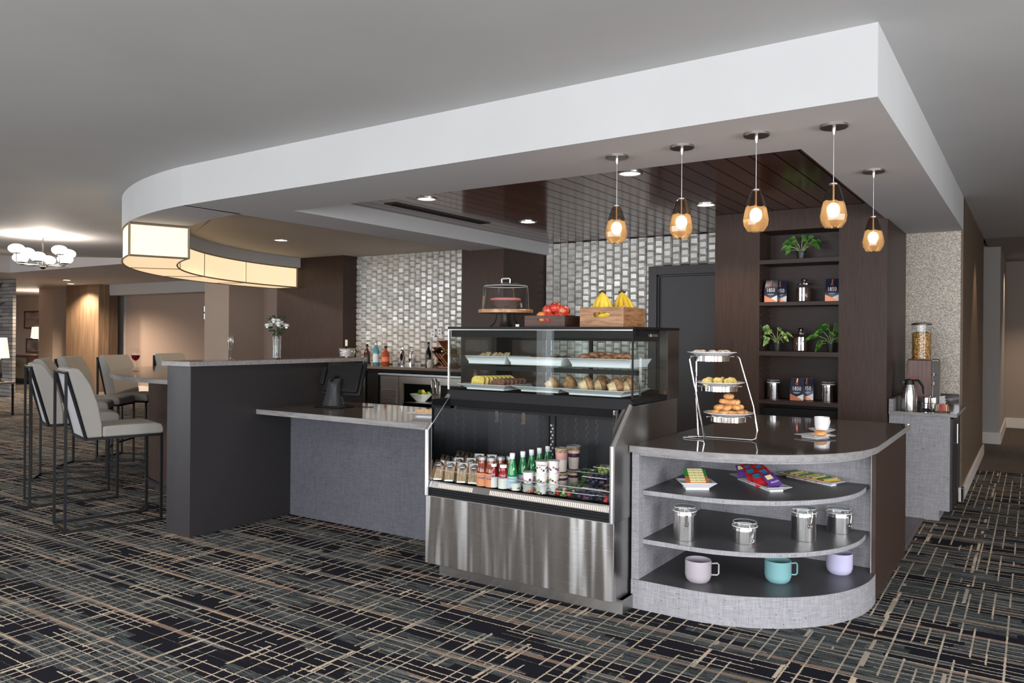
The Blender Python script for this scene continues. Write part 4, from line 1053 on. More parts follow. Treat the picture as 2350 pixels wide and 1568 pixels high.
rkm = mat('copper_brown_wood', (.34, .13, .06), .35)
T45 = lambda x, z, a: TR(x, 0, z, 0, math.radians(a), 0)
for (x, z, a, L) in ((-.02, .0, 45, .42), (.10, .12, 45, .30), (-.10, .14, -45, .30), (.0, .03, -45, .40)):
    pass
for (p, q) in (((-.15, .265), (.10, .015)), ((-.06, .355), (.16, .135)), ((-.10, .015), (.12, .235)), ((.06, .0), (-.13, .19)), ((-.15, .265), (-.04, .265)), ((-.06, .355), (.08, .355)), ((.16, .0), (-.02, .18))):
    d = Vector((q[0] - p[0], 0, q[1] - p[1])); L = d.length; a = math.atan2(d.z, d.x)
    MB().box((0, -.10, -.005), (L, .10, .005), None, TR(p[0], 0, p[1], 0, -a, 0)).build('lattice_slat', rkm, rk, smooth=False)
MB().box((-.12, -.10, 0), (.17, .10, .008)).build('rack_base', rkm, rk, smooth=False)
for (x, z, rad, gm, cm, lab) in ((-.075, .205, .036, 'dark_wine_glass', 'black_foil', 'dark wine bottle lying in the upper left cell of the rack'), (.085, .215, .036, 'olive_glass', 'olive_foil', 'green-gold wine bottle lying in the right cell of the rack'), (-.02, .10, .036, 'dark_wine_glass', 'cream_cork', 'wine bottle with a pale cork lying in the lower cell of the rack')):
    g = {'dark_wine_glass': MATS['dark_wine_glass'], 'olive_glass': mat('olive_glass', (.25, .20, .02), .08)}[gm]
    cmm = {'black_foil': mat('black_foil', (.02, .02, .03), .3), 'olive_foil': mat('olive_foil', (.35, .3, .08), .3), 'cream_cork': mat('cream_cork', (.75, .68, .6), .5)}[cm]
    o = bottle('wine_bottle', lab, 'bottle', (-6.53 + x, 8.32, ZB + z), .30, rad, g, cmm, .36, .58, .88, None, grp='bottles lying in the wine rack')
    o.rotation_euler = (math.radians(90), 0, 0)
bx_ = thing('condiment_jar', 'small pale ceramic jar in front of the wine rack', 'jar', (-6.66, 8.05, ZB))
MB().lathe([(0, 0), (.045, 0), (.05, .02), (.05, .07), (.035, .085), (.035, .10), (0, .10)], 18).build('jar_body', mat('pale_stoneware', (.5, .47, .43), .4), bx_)
for i, (x, z) in enumerate(((-6.92, 1.50), (-6.80, 1.51))):
    t = thing('power_outlet', ['left', 'right'][i] + ' one of two outlet plates on the tiled wall above the back bar', 'outlet', (x, 8.408, z + .03))
    MB().box((-.036, 0, -.057), (.036, .008, .057)).build('cover_plate', white_p, t, bev=.003)
    MB().box((-.016, -.002, .012), (.016, .001, .038)).build('socket', mat('grey_socket', (.35, .35, .35), .5), t, smooth=False); MB().box((-.016, -.002, -.038), (.016, .001, -.012)).build('socket', MATS['grey_socket'], t, smooth=False)
# bowl of lemons and limes in the cooler
bw = tag(MB().lathe([(0, 0), (.06, 0), (.065, .008), (.13, .07), (.155, .105), (.150, .107), (.125, .075), (.06, .012), (0, .012)], 28).build('fruit_bowl', white_c, None), 'white bowl of lemons and limes inside the under-counter cooler', 'bowl')
bwx, bwy = -6.86, 8.10
bw.location = (bwx, bwy, .603)
lem = noisy('lemon_skin', (.80, .62, .05), (.88, .72, .12), (1, 1, 1), 150, .45); lim = noisy('lime_skin', (.12, .30, .03), (.35, .50, .08), (1, 1, 1), 60, .45)
for k, (x, y, z, mt_, lab) in enumerate(((-.07, -.03, .085, lem, 'lemon at the left front of the fruit bowl'), (.0, -.06, .08, lim, 'dark lime at the front centre of the fruit bowl'), (.07, -.05, .085, lem, 'lemon at the right front of the fruit bowl'), (-.05, .03, .125, lim, 'lime on top left of the fruit bowl'), (.03, .0, .135, lem, 'topmost lemon of the fruit bowl'), (.10, .03, .11, lim, 'lime at the right rim of the fruit bowl'), (.0, .07, .10, lem, 'lemon at the back of the fruit bowl'), (-.09, .06, .09, lim, 'lime at the back left of the fruit bowl'))):
    o = tag(MB().ball((0, 0, 0), (.034, .030, .028), None, 12, 8).build('lemon' if mt_ is lem else 'lime', mt_, None), lab, 'fruit', 'lemons and limes in the bowl'); o.location = (bwx + x, bwy + y, .603 + z); o.rotation_euler = (k, k * .5, k * 1.3)
# notice and wooden boxes seen through the pastry case
# ================================================================== PLANTS, CANISTERS, COFFEE BAGS (bookcase niche)
NY = 7.42
potm = mat('black_nursery_pot', (.02, .02, .02), .35)
def leafmat(name, a, b_, sc):
    m, n, l, b = newmat(name)
    co = objco(n); f = noise(n, l, co, sc, 3)
    mr = nd(n, 'ShaderNodeMapRange'); l.new(f, mr.inputs[0]); mr.inputs[1].default_value = .47; mr.inputs[2].default_value = .56
    l.new(mixc(n, l, mr.outputs[0], a, b_), b.inputs['Base Color']); b.inputs['Roughness'].default_value = .35
    b.inputs['Subsurface Weight'].default_value = .0; return m
lf1 = leafmat('pothos_leaf', (.055, .17, .025), (.10, .26, .04), 30)
lf2 = leafmat('variegated_pothos_leaf', (.08, .22, .03), (.50, .60, .22), 45)
lf3 = leafmat('deep_green_leaf', (.03, .10, .02), (.14, .30, .04), 25)
stemm = mat('pale_stem', (.35, .48, .18), .5)
def plant(label, loc, lm_, leaves):
    t = thing('potted_plant', label, 'plant', loc)
    MB().lathe([(0, 0), (.032, 0), (.041, .07), (.045, .072), (.045, .082), (.040, .082), (.038, .07), (0, .07)], 20).build('pot', potm, t)
    MB().lathe([(0, .066), (.039, .068)], 16, cap=False).build('soil', mat('dark_soil', (.02, .013, .009), .95), t)
    st_ = MB(); lv = MB()
    for (dx, dz, L, wd, ya, dr) in leaves:
        b0 = (dx * .1, ya * .1, .07); b1 = (dx, ya, dz)
        mid = ((b0[0] + b1[0]) / 2 * .8, (b0[1] + b1[1]) / 2, (b0[2] + b1[2]) / 2 + .012)
        st_.tube([b0, mid, b1], .0022, 5)
        sg = 1 if dx >= 0 else -1
        leaf(lv, b1, (sg * (.4 + abs(dx) * 6), ya * 3 - .25, dr), L * 1.1, wd * 1.15, lm_, .45, sg * rnd.uniform(.8, 1.5), 8)
    st_.build('stems', stemm, t); lv.build('leaves', lm_, t)
    return t
x, _ = py_(1839, 592, NY)
plant('green pothos in a black pot alone on the top shelf of the bookcase', (x, NY, 2.2115), lf1,
      [(-.09, .165, .07, .045, -.03, .1), (-.06, .20, .06, .04, .02, .4), (-.12, .13, .06, .035, .0, -.1), (-.03, .15, .075, .05, -.05, .2), (.02, .17, .07, .045, -.05, .5), (.06, .19, .075, .035, .02, .9), (.09, .16, .075, .045, -.02, .2), (.11, .13, .075, .045, -.04, -.3), (.05, .13, .07, .05, -.06, .1), (-.07, .12, .06, .04, -.06, -.2), (.0, .20, .06, .04, .03, .5), (.13, .17, .05, .03, .0, .0), (-.10, .10, .05, .035, .02, -.5)])
x, _ = py_(1783, 803, NY)
plant('variegated pothos in a black pot at the left of the third shelf', (x, NY, 1.3775), lf2,
      [(-.06, .21, .08, .055, -.03, .2), (-.09, .17, .06, .05, .0, -.1), (-.03, .17, .08, .055, -.05, .2), (-.05, .12, .07, .055, -.06, -.6), (.0, .19, .06, .045, .02, .6), (.04, .16, .08, .045, -.04, .1), (.08, .16, .08, .04, -.02, .0), (.07, .13, .06, .04, -.05, -.2), (.0, .13, .07, .05, -.07, -.3), (-.09, .13, .05, .04, -.03, -.4), (.03, .12, .06, .04, -.05, -.2)])
x, _ = py_(1907, 803, NY)
plant('dark green pothos in a black pot at the right of the third shelf', (x, NY, 1.3775), lf3,
      [(-.09, .14, .13, .055, -.05, .05), (-.05, .10, .09, .07, -.07, -.7), (-.02, .20, .12, .08, .02, .3), (.0, .15, .08, .05, -.06, .2), (.03, .17, .08, .06, -.03, .2), (.05, .12, .07, .05, -.06, -.3), (.02, .22, .07, .06, .03, .3), (-.06, .18, .08, .05, -.02, .1), (.06, .19, .06, .05, .0, .0), (-.08, .07, .07, .05, .02, -.7)])
bean = noisy('coffee_beans', (.012, .006, .004), (.09, .04, .025), (1, 1, 1), 110, .35, bmp=.9, dist=.01)
navy_m = mat('navy_foil_bag', (.022, .026, .055), .28, .3, .6)
copper_m = mat('copper_foil_print', (.62, .22, .11), .35, .4)
silver_m = mat('silver_white_print', (.72, .70, .68), .4, .1)
white_ink = mat('white_ink', (.85, .85, .85), .5)
def coffee_bag(label, loc, rz=0):
    t = thing('coffee_bag', label, 'coffee bag', loc, rz, 'navy coffee bags in the bookcase')
    w_, h_, dd = .058, .205, .032
    L = []
    for z, ww, dp in ((0, w_, dd), (.01, w_ + .001, dd + .003), (.09, w_ + .002, dd + .004), (.155, w_, dd * .55), (.185, w_ * .99, .006), (h_, w_ * .97, .002)):
        L.append([(-ww, -dp, z), (ww, -dp, z), (ww * .94, 0, z), (ww, dp, z), (-ww, dp, z), (-ww * .94, 0, z)])
    vs = sum(L, []); fs = [list(range(6))[::-1], list(range(30, 36))]
    for i in range(5):
        for k in range(6): fs.append((i * 6 + k, i * 6 + (k + 1) % 6, i * 6 + 6 + (k + 1) % 6, i * 6 + 6 + k))
    MB().add(vs, fs).build('bag_body', navy_m, t, sharp=.35)
    yf = -dd - .0045
    MB().add([(-w_, yf, .002), (0, yf, .036), (-w_, yf, .062)], [(0, 1, 2)]).add([(-w_, yf - .0001, .002), (w_, yf - .0001, .002), (0, yf - .0001, .037)], [(0, 1, 2)]).build('copper_print', copper_m, t, smooth=False)
    MB().add([(w_, yf - .0002, .002), (w_, yf - .0002, .062), (.002, yf - .0002, .036)], [(0, 1, 2)]).build('silver_print', silver_m, t, smooth=False)
    text('1850', .050, t, (0, yf - .001, .108), (PI / 2, 0, 0), white_ink, 'brand_lettering', .0003, .80)
    MB().box((-.03, yf, .073), (.03, yf - .0006, .075)).box((-.02, yf, .066), (.02, yf - .0006, .068)).build('print_rule', white_ink, t, smooth=False)
    MB().add([(-.006, -.024, .165), (.006, -.024, .165), (.006, -.004, .20), (-.006, -.004, .20)], [(0, 1, 2, 3)]).torus((0, 0, 0), .009, .0022, None, 14, 5, TR(0, -.030, .152, math.radians(75))).build('copper_emblem', copper_m, t, smooth=False)
    return t
def at_shelf(px, z, y=NY): return (py_(px, 700, y)[0], y, z)
cb = coffee_bag('front navy bag of a pair at the left of the second shelf', at_shelf(1771, 1.8275, 7.34))
dup(cb, at_shelf(1790, 1.8275, 7.45), math.radians(12), 'navy coffee bag half hidden behind another at the left of the second shelf')
dup(cb, at_shelf(1911, 1.8275, 7.40), 0, 'single navy coffee bag at the right of the second shelf')
dup(cb, at_shelf(1832, .9345, 7.34), 0, 'front navy bag of the pair in the middle of the lowest shelf')
dup(cb, at_shelf(1853, .9345, 7.45), math.radians(8), 'navy coffee bag half hidden behind another in the middle of the lowest shelf')
def bean_jar(label, loc):
    t = thing('coffee_bean_jar', label, 'jar', loc, 0, 'glass jars of coffee beans')
    MB().lathe([(0, 0), (.066, 0), (.070, .008), (.070, .135), (.060, .155), (.060, .160)], 28, cap=False).build('glass_body', clearthin, t)
    MB().lathe([(0, .006), (.066, .006), (.067, .128), (0, .134)], 24).build('coffee_beans', bean, t)
    MB().lathe([(0, .158), (.066, .158), (.067, .166), (.045, .174), (.016, .178), (.014, .186), (.026, .194), (.028, .205), (.020, .214), (0, .216)], 24).build('lid', chrome, t)
    MB().box((-.024, -.0712, .01), (-.006, -.0705, .13)).box((.004, -.0712, .01), (.022, -.0705, .13)).build('label_strip', alum, t, smooth=False)
    return t
j = bean_jar('glass jar of coffee beans in the middle of the second shelf', at_shelf(1845, 1.8275))
dup(j, at_shelf(1838, 1.3775), .3, 'glass jar of coffee beans between two plants on the third shelf')
clampm = mat('wire_clamp', (.65, .65, .66), .15, 1)
def canister(label, loc, r, h, rz=0, grp=None):
    t = thing('canister', label, 'canister', loc, rz, grp)
    hb = h - .038
    MB().lathe([(0, 0), (r * .97, 0), (r, .004), (r, hb - .022), (r * 1.01, hb - .02), (r * 1.01, hb - .016), (r, hb - .014), (r, hb), (r * .96, hb), (r * .96, .01), (0, .01)], 40).build('steel_body', steel_c, t)
    MB().lathe([(r * 1.05, hb), (r * 1.09, hb + .008), (r * 1.09, hb + .014), (r * 1.05, hb + .018), (r * 1.0, hb + .024), (r * .84, hb + .027), (0, hb + .027)], 40, cap=False).lathe([(r * .96, hb - .004), (r * 1.05, hb)], 40, cap=False).build('clear_lid', clearthin, t)
    MB().torus((0, 0, hb + .004), r * 1.05, .003, None, 40, 6).torus((0, 0, hb + .025), r * .98, .0018, None, 40, 5).build('lid_ring', mat('frosted_rim', (.75, .77, .78), .2), t)
    c = MB(); y = -r - .004
    c.tube([(-.012, -r * 1.06, hb + .02), (-.012, y - .006, hb - .01), (-.007, y - .006, hb - .045), (.007, y - .006, hb - .045), (.012, y - .006, hb - .01), (.012, -r * 1.06, hb + .02), (0, -r * .9, hb + .036)], .0018, 6)
    c.box((-.008, y + .004, hb - .05), (.008, y - .004, hb - .012)); c.torus((0, 0, 0), .009, .003, None, 16, 6, TR(0, y - .009, hb - .062, PI / 2))
    c.build('clamp', clampm, t)
    return t
canister('steel clamp-lid canister at the left of the lowest bookcase shelf', at_shelf(1776, .9345), .056, .185, 0, 'canisters in the bookcase')
canister('steel clamp-lid canister at the right of the lowest bookcase shelf', at_shelf(1902, .9345), .056, .185, 0, 'canisters in the bookcase')
# canisters on the middle shelf of the round cabinet
for (px, py, r, h, rz, lab) in ((1571, 1237, .062, .195, 30, 'tall steel canister at the left of the middle shelf'), (1709, 1244, .064, .125, 48, 'shortest wide steel canister on the middle shelf'),
                                (1844, 1238, .066, .190, 40, 'tall steel canister right of centre on the middle shelf'), (1925, 1221, .066, .150, 62, 'medium steel canister at the right end of the middle shelf')):
    x, y = pz(px, py, .3755); canister(lab, (x, y, .3755), r, h, math.radians(rz), 'canisters on the middle shelf of the round cabinet')
# mugs
def mug(label, loc, r, h, m_, rz, hdl=.04, thick=.004, grp=None, rim=None):
    t = thing('mug', label, 'mug', loc, rz, grp)
    MB().lathe([(0, 0), (r * .72, 0), (r * .90, .012), (r, .035), (r, h), (r - thick, h), (r - thick, .035), (r * .85, .014), (0, .006)], 40).build('mug_body', m_, t)
    MB().tube([(r - .002, 0, h * .80), (r + hdl * .8, 0, h * .82), (r + hdl, 0, h * .76), (r + hdl, 0, h * .34), (r + hdl * .8, 0, h * .27), (r - .002, 0, h * .28)], .0045, 8).build('handle', m_, t)
    return t
for (px, py, nm, col, rz, lab) in ((1602, 1333, 'warm_grey_ceramic', (.42, .38, .42), 34, 'big warm grey mug on the bottom shelf, handle to the right'), (1785, 1334, 'teal_ceramic', (.20, .40, .42), 42, 'big teal mug in the middle of the bottom shelf'), (1926, 1315, 'lavender_ceramic', (.50, .48, .66), 112, 'big pale lavender mug at the right of the bottom shelf')):
    x, y = pz(px, py, .1615); mug(lab, (x, y, .1615), .071, .118, mat(nm, col, .35), math.radians(rz), .042, grp='big mugs on the bottom shelf')

# ================================================================== PLATES OF SNACKS ON THE UPPER SHELF OF THE ROUND CABINET
Z1 = .6475
def plate_between(label, p0, p1, w_, h_=.026, L=None, grp='white snack plates'):
    a, b = pz(*p0, Z1), pz(*p1, Z1); d = math.hypot(b[0] - a[0], b[1] - a[1]); ang = math.atan2(b[1] - a[1], b[0] - a[0])
    L = L or d
    o = MB().dish(L, w_, h_, (.035, .035), .005).build('serving_plate', white_c, None, bev=.002)
    tag(o, label, 'plate', grp); o.location = ((a[0] + b[0]) / 2, (a[1] + b[1]) / 2, Z1); o.rotation_euler = (0, 0, ang)
    return o, ang, L
def wrapper(mb_col, w_, l_, th=.012, seed=0):   # crimped flow-pack lying flat, local x = length
    mb = MB(); n = 8; vs = []; L = l_ / 2
    xs_ = [-L, -L + .008, -L * .7, -L * .3, L * .3, L * .7, L - .008, L]
    hs = [.001, .0015, th * .8, th, th * .95, th * .8, .0015, .001]
    for x, h in zip(xs_, hs):
        ww = w_ / 2 * (1 if h < .003 else .94)
        vs += [(x, -ww, h * .3), (x, -ww * .6, h), (x, ww * .6, h), (x, ww, h * .3), (x, 0, 0)]
    fs = []
    for i in range(n - 1):
        for k in range(5): fs.append((i * 5 + k, i * 5 + 5 + k, i * 5 + 5 + (k + 1) % 5, i * 5 + (k + 1) % 5))
    fs += [(0, 1, 2, 3, 4), tuple(range(n * 5 - 5, n * 5))[::-1]]
    mb.add(vs, fs); return mb
green_w = mat('green_foil_wrapper', (.05, .25, .06), .25, .2); orange_w = mat('orange_foil_wrapper', (.70, .16, .04), .25, .2)
cream_w = mat('cream_print', (.80, .68, .35), .4); purple_w = mat('purple_foil_wrapper', (.14, .06, .30), .25, .2); red_w = mat('red_foil_wrapper', (.50, .025, .03), .25, .2); blue_w = mat('teal_blue_print', (.02, .13, .22), .3); yellow_w = mat('yellow_foil_wrapper', (.65, .42, .05), .25, .2)
def bar(label, loc, rot, m_, m2, txt, l_=.125, w_=.042, grp='granola bars', tc=None):
    t = thing('granola_bar', label, 'snack', loc, 0, grp); t.rotation_euler = rot
    wrapper(m_, w_, l_).build('wrapper', m_, t, sharp=.9)
    MB().box((-l_ * .34, -w_ * .26, .0118), (l_ * .34, w_ * .30, .0130)).build('printed_panel', m2, t, smooth=False)
    text(txt, .012, t, (0, 0, .0135), (0, 0, 0), tc or green_w, 'brand_lettering', .0002, 1.05)
    return t
x0, y0 = pz(1597, 1122, Z1); A = T_
p = tag(MB().dish(.20, .15, .045, (.035, .03), .005).build('serving_plate', white_c, None, bev=.002), 'small square white dish with a neat stack of granola bars at the left', 'plate', 'white snack plates'); p.location = (x0, y0, Z1); p.rotation_euler = (0, 0, A)
fx, fy = -math.sin(A), math.cos(A); rx_, ry_ = math.cos(A), math.sin(A)
for k in range(5):
    u_ = -.038 + .019 * k; z = Z1 + .044 + .011 * k
    lab = ['front orange granola bar, lowest of the overlapping stack', 'orange granola bar just behind the front one', 'green granola bar in the middle of the overlapping stack', 'fourth granola bar of the stack, second from the back', 'rearmost granola bar, highest in the stack'][k]
    bar(lab, (x0 + fx * u_, y0 + fy * u_, z), (math.radians(38), 0, A), orange_w if k < 2 else green_w, cream_w, 'NATURE VALLEY', .125, .044, 'granola bars stacked in the square dish')
o, a2, L2 = plate_between('long white plate of red and purple snack packets', (1700, 1098), (1790, 1132), .15, .03)
def packet(label, loc, rot, m_, l_=.10, w_=.075, txt=None, grp='fruit snack packets'):
    t = thing('snack_packet', label, 'snack', loc, 0, grp); t.rotation_euler = rot
    wrapper(m_, w_, l_, .014).build('wrapper', m_, t, sharp=.9)
    MB().box((-l_ * .30, -w_ * .36, .0135), (-l_ * .02, w_ * .1, .0145)).build('printed_panel', blue_w if m_ is red_w else cream_w, t, smooth=False)
    if txt: text(txt, .018, t, (l_ * .2, 0, .015), (0, 0, PI / 2), white_ink, 'brand_lettering', .0002)
    return t
ca, sa = math.cos(a2), math.sin(a2)
PK = [(.095, .025, .040, purple_w, 65, "Annie's", 'front purple snack packet with white lettering, lowest of the pile'), (.05, -.028, .040, red_w, 78, None, 'red snack packet with blue print left of the purple front one'),
      (.02, .03, .058, red_w, 60, None, 'red snack packet tucked behind the purple front one'), (-.02, -.03, .055, red_w, 85, None, 'red snack packet in the left middle of the pile'),
      (-.05, .04, .075, red_w, 50, None, 'topmost red snack packet sticking up at the back right'), (-.08, -.01, .070, red_w, 68, None, 'red snack packet at the rear centre of the pile'), (-.11, -.04, .062, purple_w, 95, None, 'dark purple snack packet at the far left end of the plate')]
ox, oy = o.location[0], o.location[1]
for u_, v_, z, m_, yaw, tx, lab in PK:
    packet(lab, (ox + ca * u_ - sa * v_, oy + sa * u_ + ca * v_, Z1 + z + .004), (math.radians(14), math.radians(34), A + math.radians(90 - yaw) - PI / 2), m_, .11, .085, tx, 'snack packets on the long plate')
o, a3, L3 = plate_between('longest white plate holding a row of orange granola bars', (1800, 1092), (1925, 1118), .115, .026)
ox, oy = o.location[0], o.location[1]; ca, sa = math.cos(a3), math.sin(a3)
for k in range(8):
    u_ = L3 * (-.36 + .103 * k)
    lab = 'granola bar %s of the row on the longest plate' % ['at the far left end', 'second from the far end', 'third from the far end', 'fourth from the far end', 'fifth from the far end', 'third from the near right end', 'next to the near right end', 'at the near right end'][k]
    bar(lab, (ox + ca * u_, oy + sa * u_, Z1 + .024 + .002 * (k % 2)), (math.radians(12), math.radians(-12), A + math.radians(-16 + 3 * (k % 3))), yellow_w if k % 2 else orange_w, cream_w if k % 3 else green_w, 'CRUNCHY', .11, .04, 'granola bars in a row on the longest plate')

# ================================================================== TIERED STAND AND CUP ON THE STONE TOP
def crust(name, a, b_, ns=30, rough=.6, bm=.5): return noisy(name, a, b_, (1, 1, 1), ns, rough, bmp=bm, dist=.006)
donut_m = crust('golden_donut', (.50, .22, .07), (.74, .40, .16), 22, .5, .2)
def donut(label, loc, rot=(0, 0, 0), R=.027, r=.0155, grp=None, m_=None):
    o = MB().tube([(R * math.cos(2 * PI * k / 28), R * math.sin(2 * PI * k / 28), r) for k in range(28)], r, 12, None, None, True).build('donut', m_ or donut_m, None)
    tag(o, label, 'donut', grp); o.location = loc; o.rotation_euler = rot; return o
sx_, sy_ = pz(1655, 1010, ZQ)
ts = thing('tiered_stand', 'three-tier chrome wire stand on the round cabinet top', 'serving stand', (sx_, sy_, ZQ), A)
wr = .0048
def ppt(u, v, z): return (u, v, z)
MB().tube([(-.175, -.02, .485), (-.185, -.02, .483), (-.193, -.02, .470), (-.150, -.02, .25), (-.103, -.02, .02), (-.105, -.015, .006), (-.125, .0, .0048), (-.195, .06, .0048), (-.205, .085, .0048), (-.17, .11, .0048), (-.06, .10, .0048), (.06, .04, .0048), (.17, -.03, .0048), (.192, -.03, .012), (.205, -.02, .06), (.180, -.02, .20), (.098, -.02, .475), (.09, -.02, .486), (.08, -.02, .486)], wr, 10).build('wire_frame', chrome, ts)
MB().tube([(-.11, .10, .0048), (-.125, .10, .25), (-.125, .10, .47), (-.125, .02, .487)], wr, 10).build('rear_upright', chrome, ts)
tiers = [(-.058, .0, .487, .122), (-.012, .0, .313, .122), (.040, .0, .135, .122)]
names_ = ['top', 'middle', 'bottom']
plates = []
for (u, v, z, r), nm in zip(tiers, names_):
    c = MB()
    n_ = 40; c.lathe([(r * .84, z - .026), (r * .84, z + .004)], n_, None, TR(u, v, 0), cap=False).lathe([(r * .825, z + .004), (r * .825, z - .026)], n_, None, TR(u, v, 0), cap=False)
    c.build('ring_holder', chrome, ts)
    MB().tube([(u - r * .8, v, z), (u - r * 1.05, v - .02, z + .002)], .004, 6).tube([(u + r * .8, v, z), (u + r * 1.03, v - .02, z + .002)], .004, 6).build('ring_bracket', chrome, ts)
    wp = (sx_ + math.cos(A) * u - math.sin(A) * v, sy_ + math.sin(A) * u + math.cos(A) * v, ZQ + z + .005)
    pl = tag(MB().lathe([(0, 0), (r * .72, 0), (r * .80, .004), (r * 1.16, .020), (r * 1.165, .023), (r * 1.14, .023), (r * .78, .009), (0, .006)], 48).build('round_plate', white_c, None), 'round white plate on the %s tier of the wire stand' % nm, 'plate', 'plates on the tiered stand')
    pl.location = wp; plates.append(wp)
def onp(wp, u, v, z): return (wp[0] + math.cos(A) * u - math.sin(A) * v, wp[1] + math.sin(A) * u + math.cos(A) * v, wp[2] + .008 + z)
scone_m = crust('sugared_scone', (.48, .34, .26), (.80, .70, .62), 40, .8)
for k, (u, v) in enumerate(((-.085, .0), (-.052, .02), (.0, -.01), (.055, .0), (.085, .015))):
    o = MB().ball((0, 0, .010), (.030, .027, .017), None, 14, 8).build('scone', scone_m, None)
    tag(o, ['leftmost sugared scone on the top tier', 'second sugared scone from the left on the top tier', 'middle sugared scone on the top tier', 'second sugared scone from the right on the top tier', 'rightmost sugared scone on the top tier'][k], 'scone', 'scones on the top tier'); o.location = onp(plates[0], u, v, .0)
yc_m = crust('yellow_cookie', (.55, .38, .08), (.78, .62, .22), 60, .75)
for k in range(9):
    u = -.085 + .021 * k; o = MB().lathe([(0, 0), (.024, .001), (.028, .006), (.024, .011), (0, .013)], 14).build('cookie', yc_m, None)
    tag(o, 'yellow crumbly cookie number %s in the row on the middle tier' % ['one, leftmost', 'two', 'three', 'four', 'five, the central one', 'six', 'seven', 'eight', 'nine, rightmost'][k], 'cookie', 'yellow cookies on the middle tier')
    o.location = onp(plates[1], u, -.015 + .02 * (k % 3 - 1), .012 + .004 * (k % 2)); o.rotation_euler = (math.radians(50 + 8 * (k % 3)), math.radians(-15 + 7 * (k % 4)), A + .5 * (k % 3))
DN = [(-.085, -.02, 0), (-.045, -.055, 0), (.005, -.065, 0), (.055, -.05, 0), (.088, -.015, 0), (-.03, .01, 0), (.03, .01, 0), (-.062, -.02, .031), (-.015, -.035, .031), (.035, -.03, .031), (.065, .0, .031), (-.03, -.01, .062), (.012, -.015, .062), (.045, .0, .058), (.0, -.008, .093)]
DL = ['lowest donut at the far left of the pyramid', 'bottom-row donut left of centre', 'bottom-row donut at the front centre', 'bottom-row donut right of centre', 'lowest donut at the far right of the pyramid', 'donut hidden inside the pyramid on the left', 'donut hidden inside the pyramid on the right', 'left donut of the second layer', 'second layer donut left of centre', 'second layer donut right of centre', 'right donut of the second layer', 'left donut of the third layer', 'middle donut of the third layer', 'right donut of the third layer', 'single donut crowning the pyramid']
for (u, v, z), lab in zip(DN, DL): donut(lab + ' on the bottom tier', onp(plates[2], u * .92, v, z), (rnd.uniform(-.25, .25), rnd.uniform(-.25, .25), 0), .017, .0145, 'donuts piled on the bottom tier')
x, y = pz(1884, 1004, ZQ)
sp_ = tag(MB().dish(.17, .17, .016, (.030, .030), .004).build('square_plate', white_c, None, bev=.002), 'square white plate carrying one donut on the round cabinet top', 'plate'); sp_.location = (x - .03, y - .02, ZQ); sp_.rotation_euler = (0, 0, A + .55)
donut('single donut on the square plate in front of the white cup', (x, y - .01, ZQ + .010), (0, 0, 0), .020, .0165)
x2, y2 = pz(1886, 992, ZQ)
sc_ = tag(MB().lathe([(0, 0), (.045, 0), (.05, .004), (.080, .017), (.082, .020), (.078, .020), (.045, .008), (0, .006)], 40).build('saucer', white_c, None), 'round white saucer under the coffee cup', 'saucer'); sc_.location = (x2, y2, ZQ)
cup = thing('coffee_cup', 'white coffee cup with handle standing on its saucer', 'cup', (x2, y2, ZQ + .009), math.radians(34 + 25))
MB().lathe([(0, 0), (.030, 0), (.036, .006), (.044, .03), (.047, .088), (.044, .088), (.040, .03), (.03, .01), (0, .008)], 36).build('cup_body', white_c, cup)
MB().tube([(.043, 0, .072), (.062, 0, .075), (.068, 0, .055), (.060, 0, .030), (.042, 0, .022)], .0045, 8).build('handle', white_c, cup)
MB().lathe([(0, .078), (.0445, .078)], 24, cap=False).build('coffee', mat('black_coffee', (.015, .008, .005), .05), cup)

# ================================================================== COFFEE STATION
x, y = pz(2085, 943, ZK)
jg = thing('thermal_jug', 'steel thermal coffee jug with black spout and handle', 'jug', (x, y + .03, ZK), math.radians(20))
MB().lathe([(0, 0), (.056, 0), (.060, .01), (.060, .13), (.052, .18), (.040, .21), (.036, .225), (0, .225)], 32).build('jug_body', steel_c, jg)
MB().lathe([(.038, .222), (.040, .235), (.034, .262), (.015, .270), (0, .27)], 24).box((-.06, -.012, .232), (-.02, .012, .25)).build('lid', blackp, jg, sharp=.8)
MB().tube([(.02, 0, .262), (.07, 0, .258), (.105, 0, .21), (.112, 0, .14)], [.010, .011, .010, .007], 8).build('handle', blackp, jg)
MB().box((.0, -.008, .268), (.05, .008, .276)).build('thumb_lever', mat('red_lever', (.45, .03, .02), .4), jg, bev=.002)
x, y = pz(2118, 934, ZK)
cd = thing('cereal_dispenser', 'wood-sided cereal dispenser with clear tube full of flakes', 'dispenser', (-.815, 7.86, ZK), math.radians(8))
MB().box((-.125, -.10, .06), (.06, .10, .42)).build('wood_body', noisy('reddish_wood_side', (.07, .028, .018), (.15, .065, .04), (40, 40, 3), 1.4, .45), cd, smooth=False)
for x_ in (-.125, .06):
    pass
MB().tube([(-.13, -.105, 0), (-.13, -.105, .415), (-.12, -.105, .43), (.055, -.105, .43), (.065, -.105, .415), (.065, -.105, 0)], .006, 8).build('front_frame', chrome, cd)
MB().tube([(.13, .06, 0), (.13, .06, .415), (.12, .06, .43), (.07, .06, .43)], .006, 8).build('rear_frame', chrome, cd)
MB().box((.062, -.07, .05), (.12, .07, .41)).build('side_casing', mat('dark_casing', (.03, .018, .014), .4), cd, smooth=False)
for z in (.30, .22): MB().tube([(.075, -.075, z), (.075, -.11, z)], .008, 8).tube([(.055, -.11, z), (.095, -.11, z)], .006, 8).build('turn_knob', chrome, cd)
MB().lathe([(.078, .43), (.078, .74)], 32, None, TR(-.02, 0, 0), cap=False).build('clear_tube', clearthin, cd)
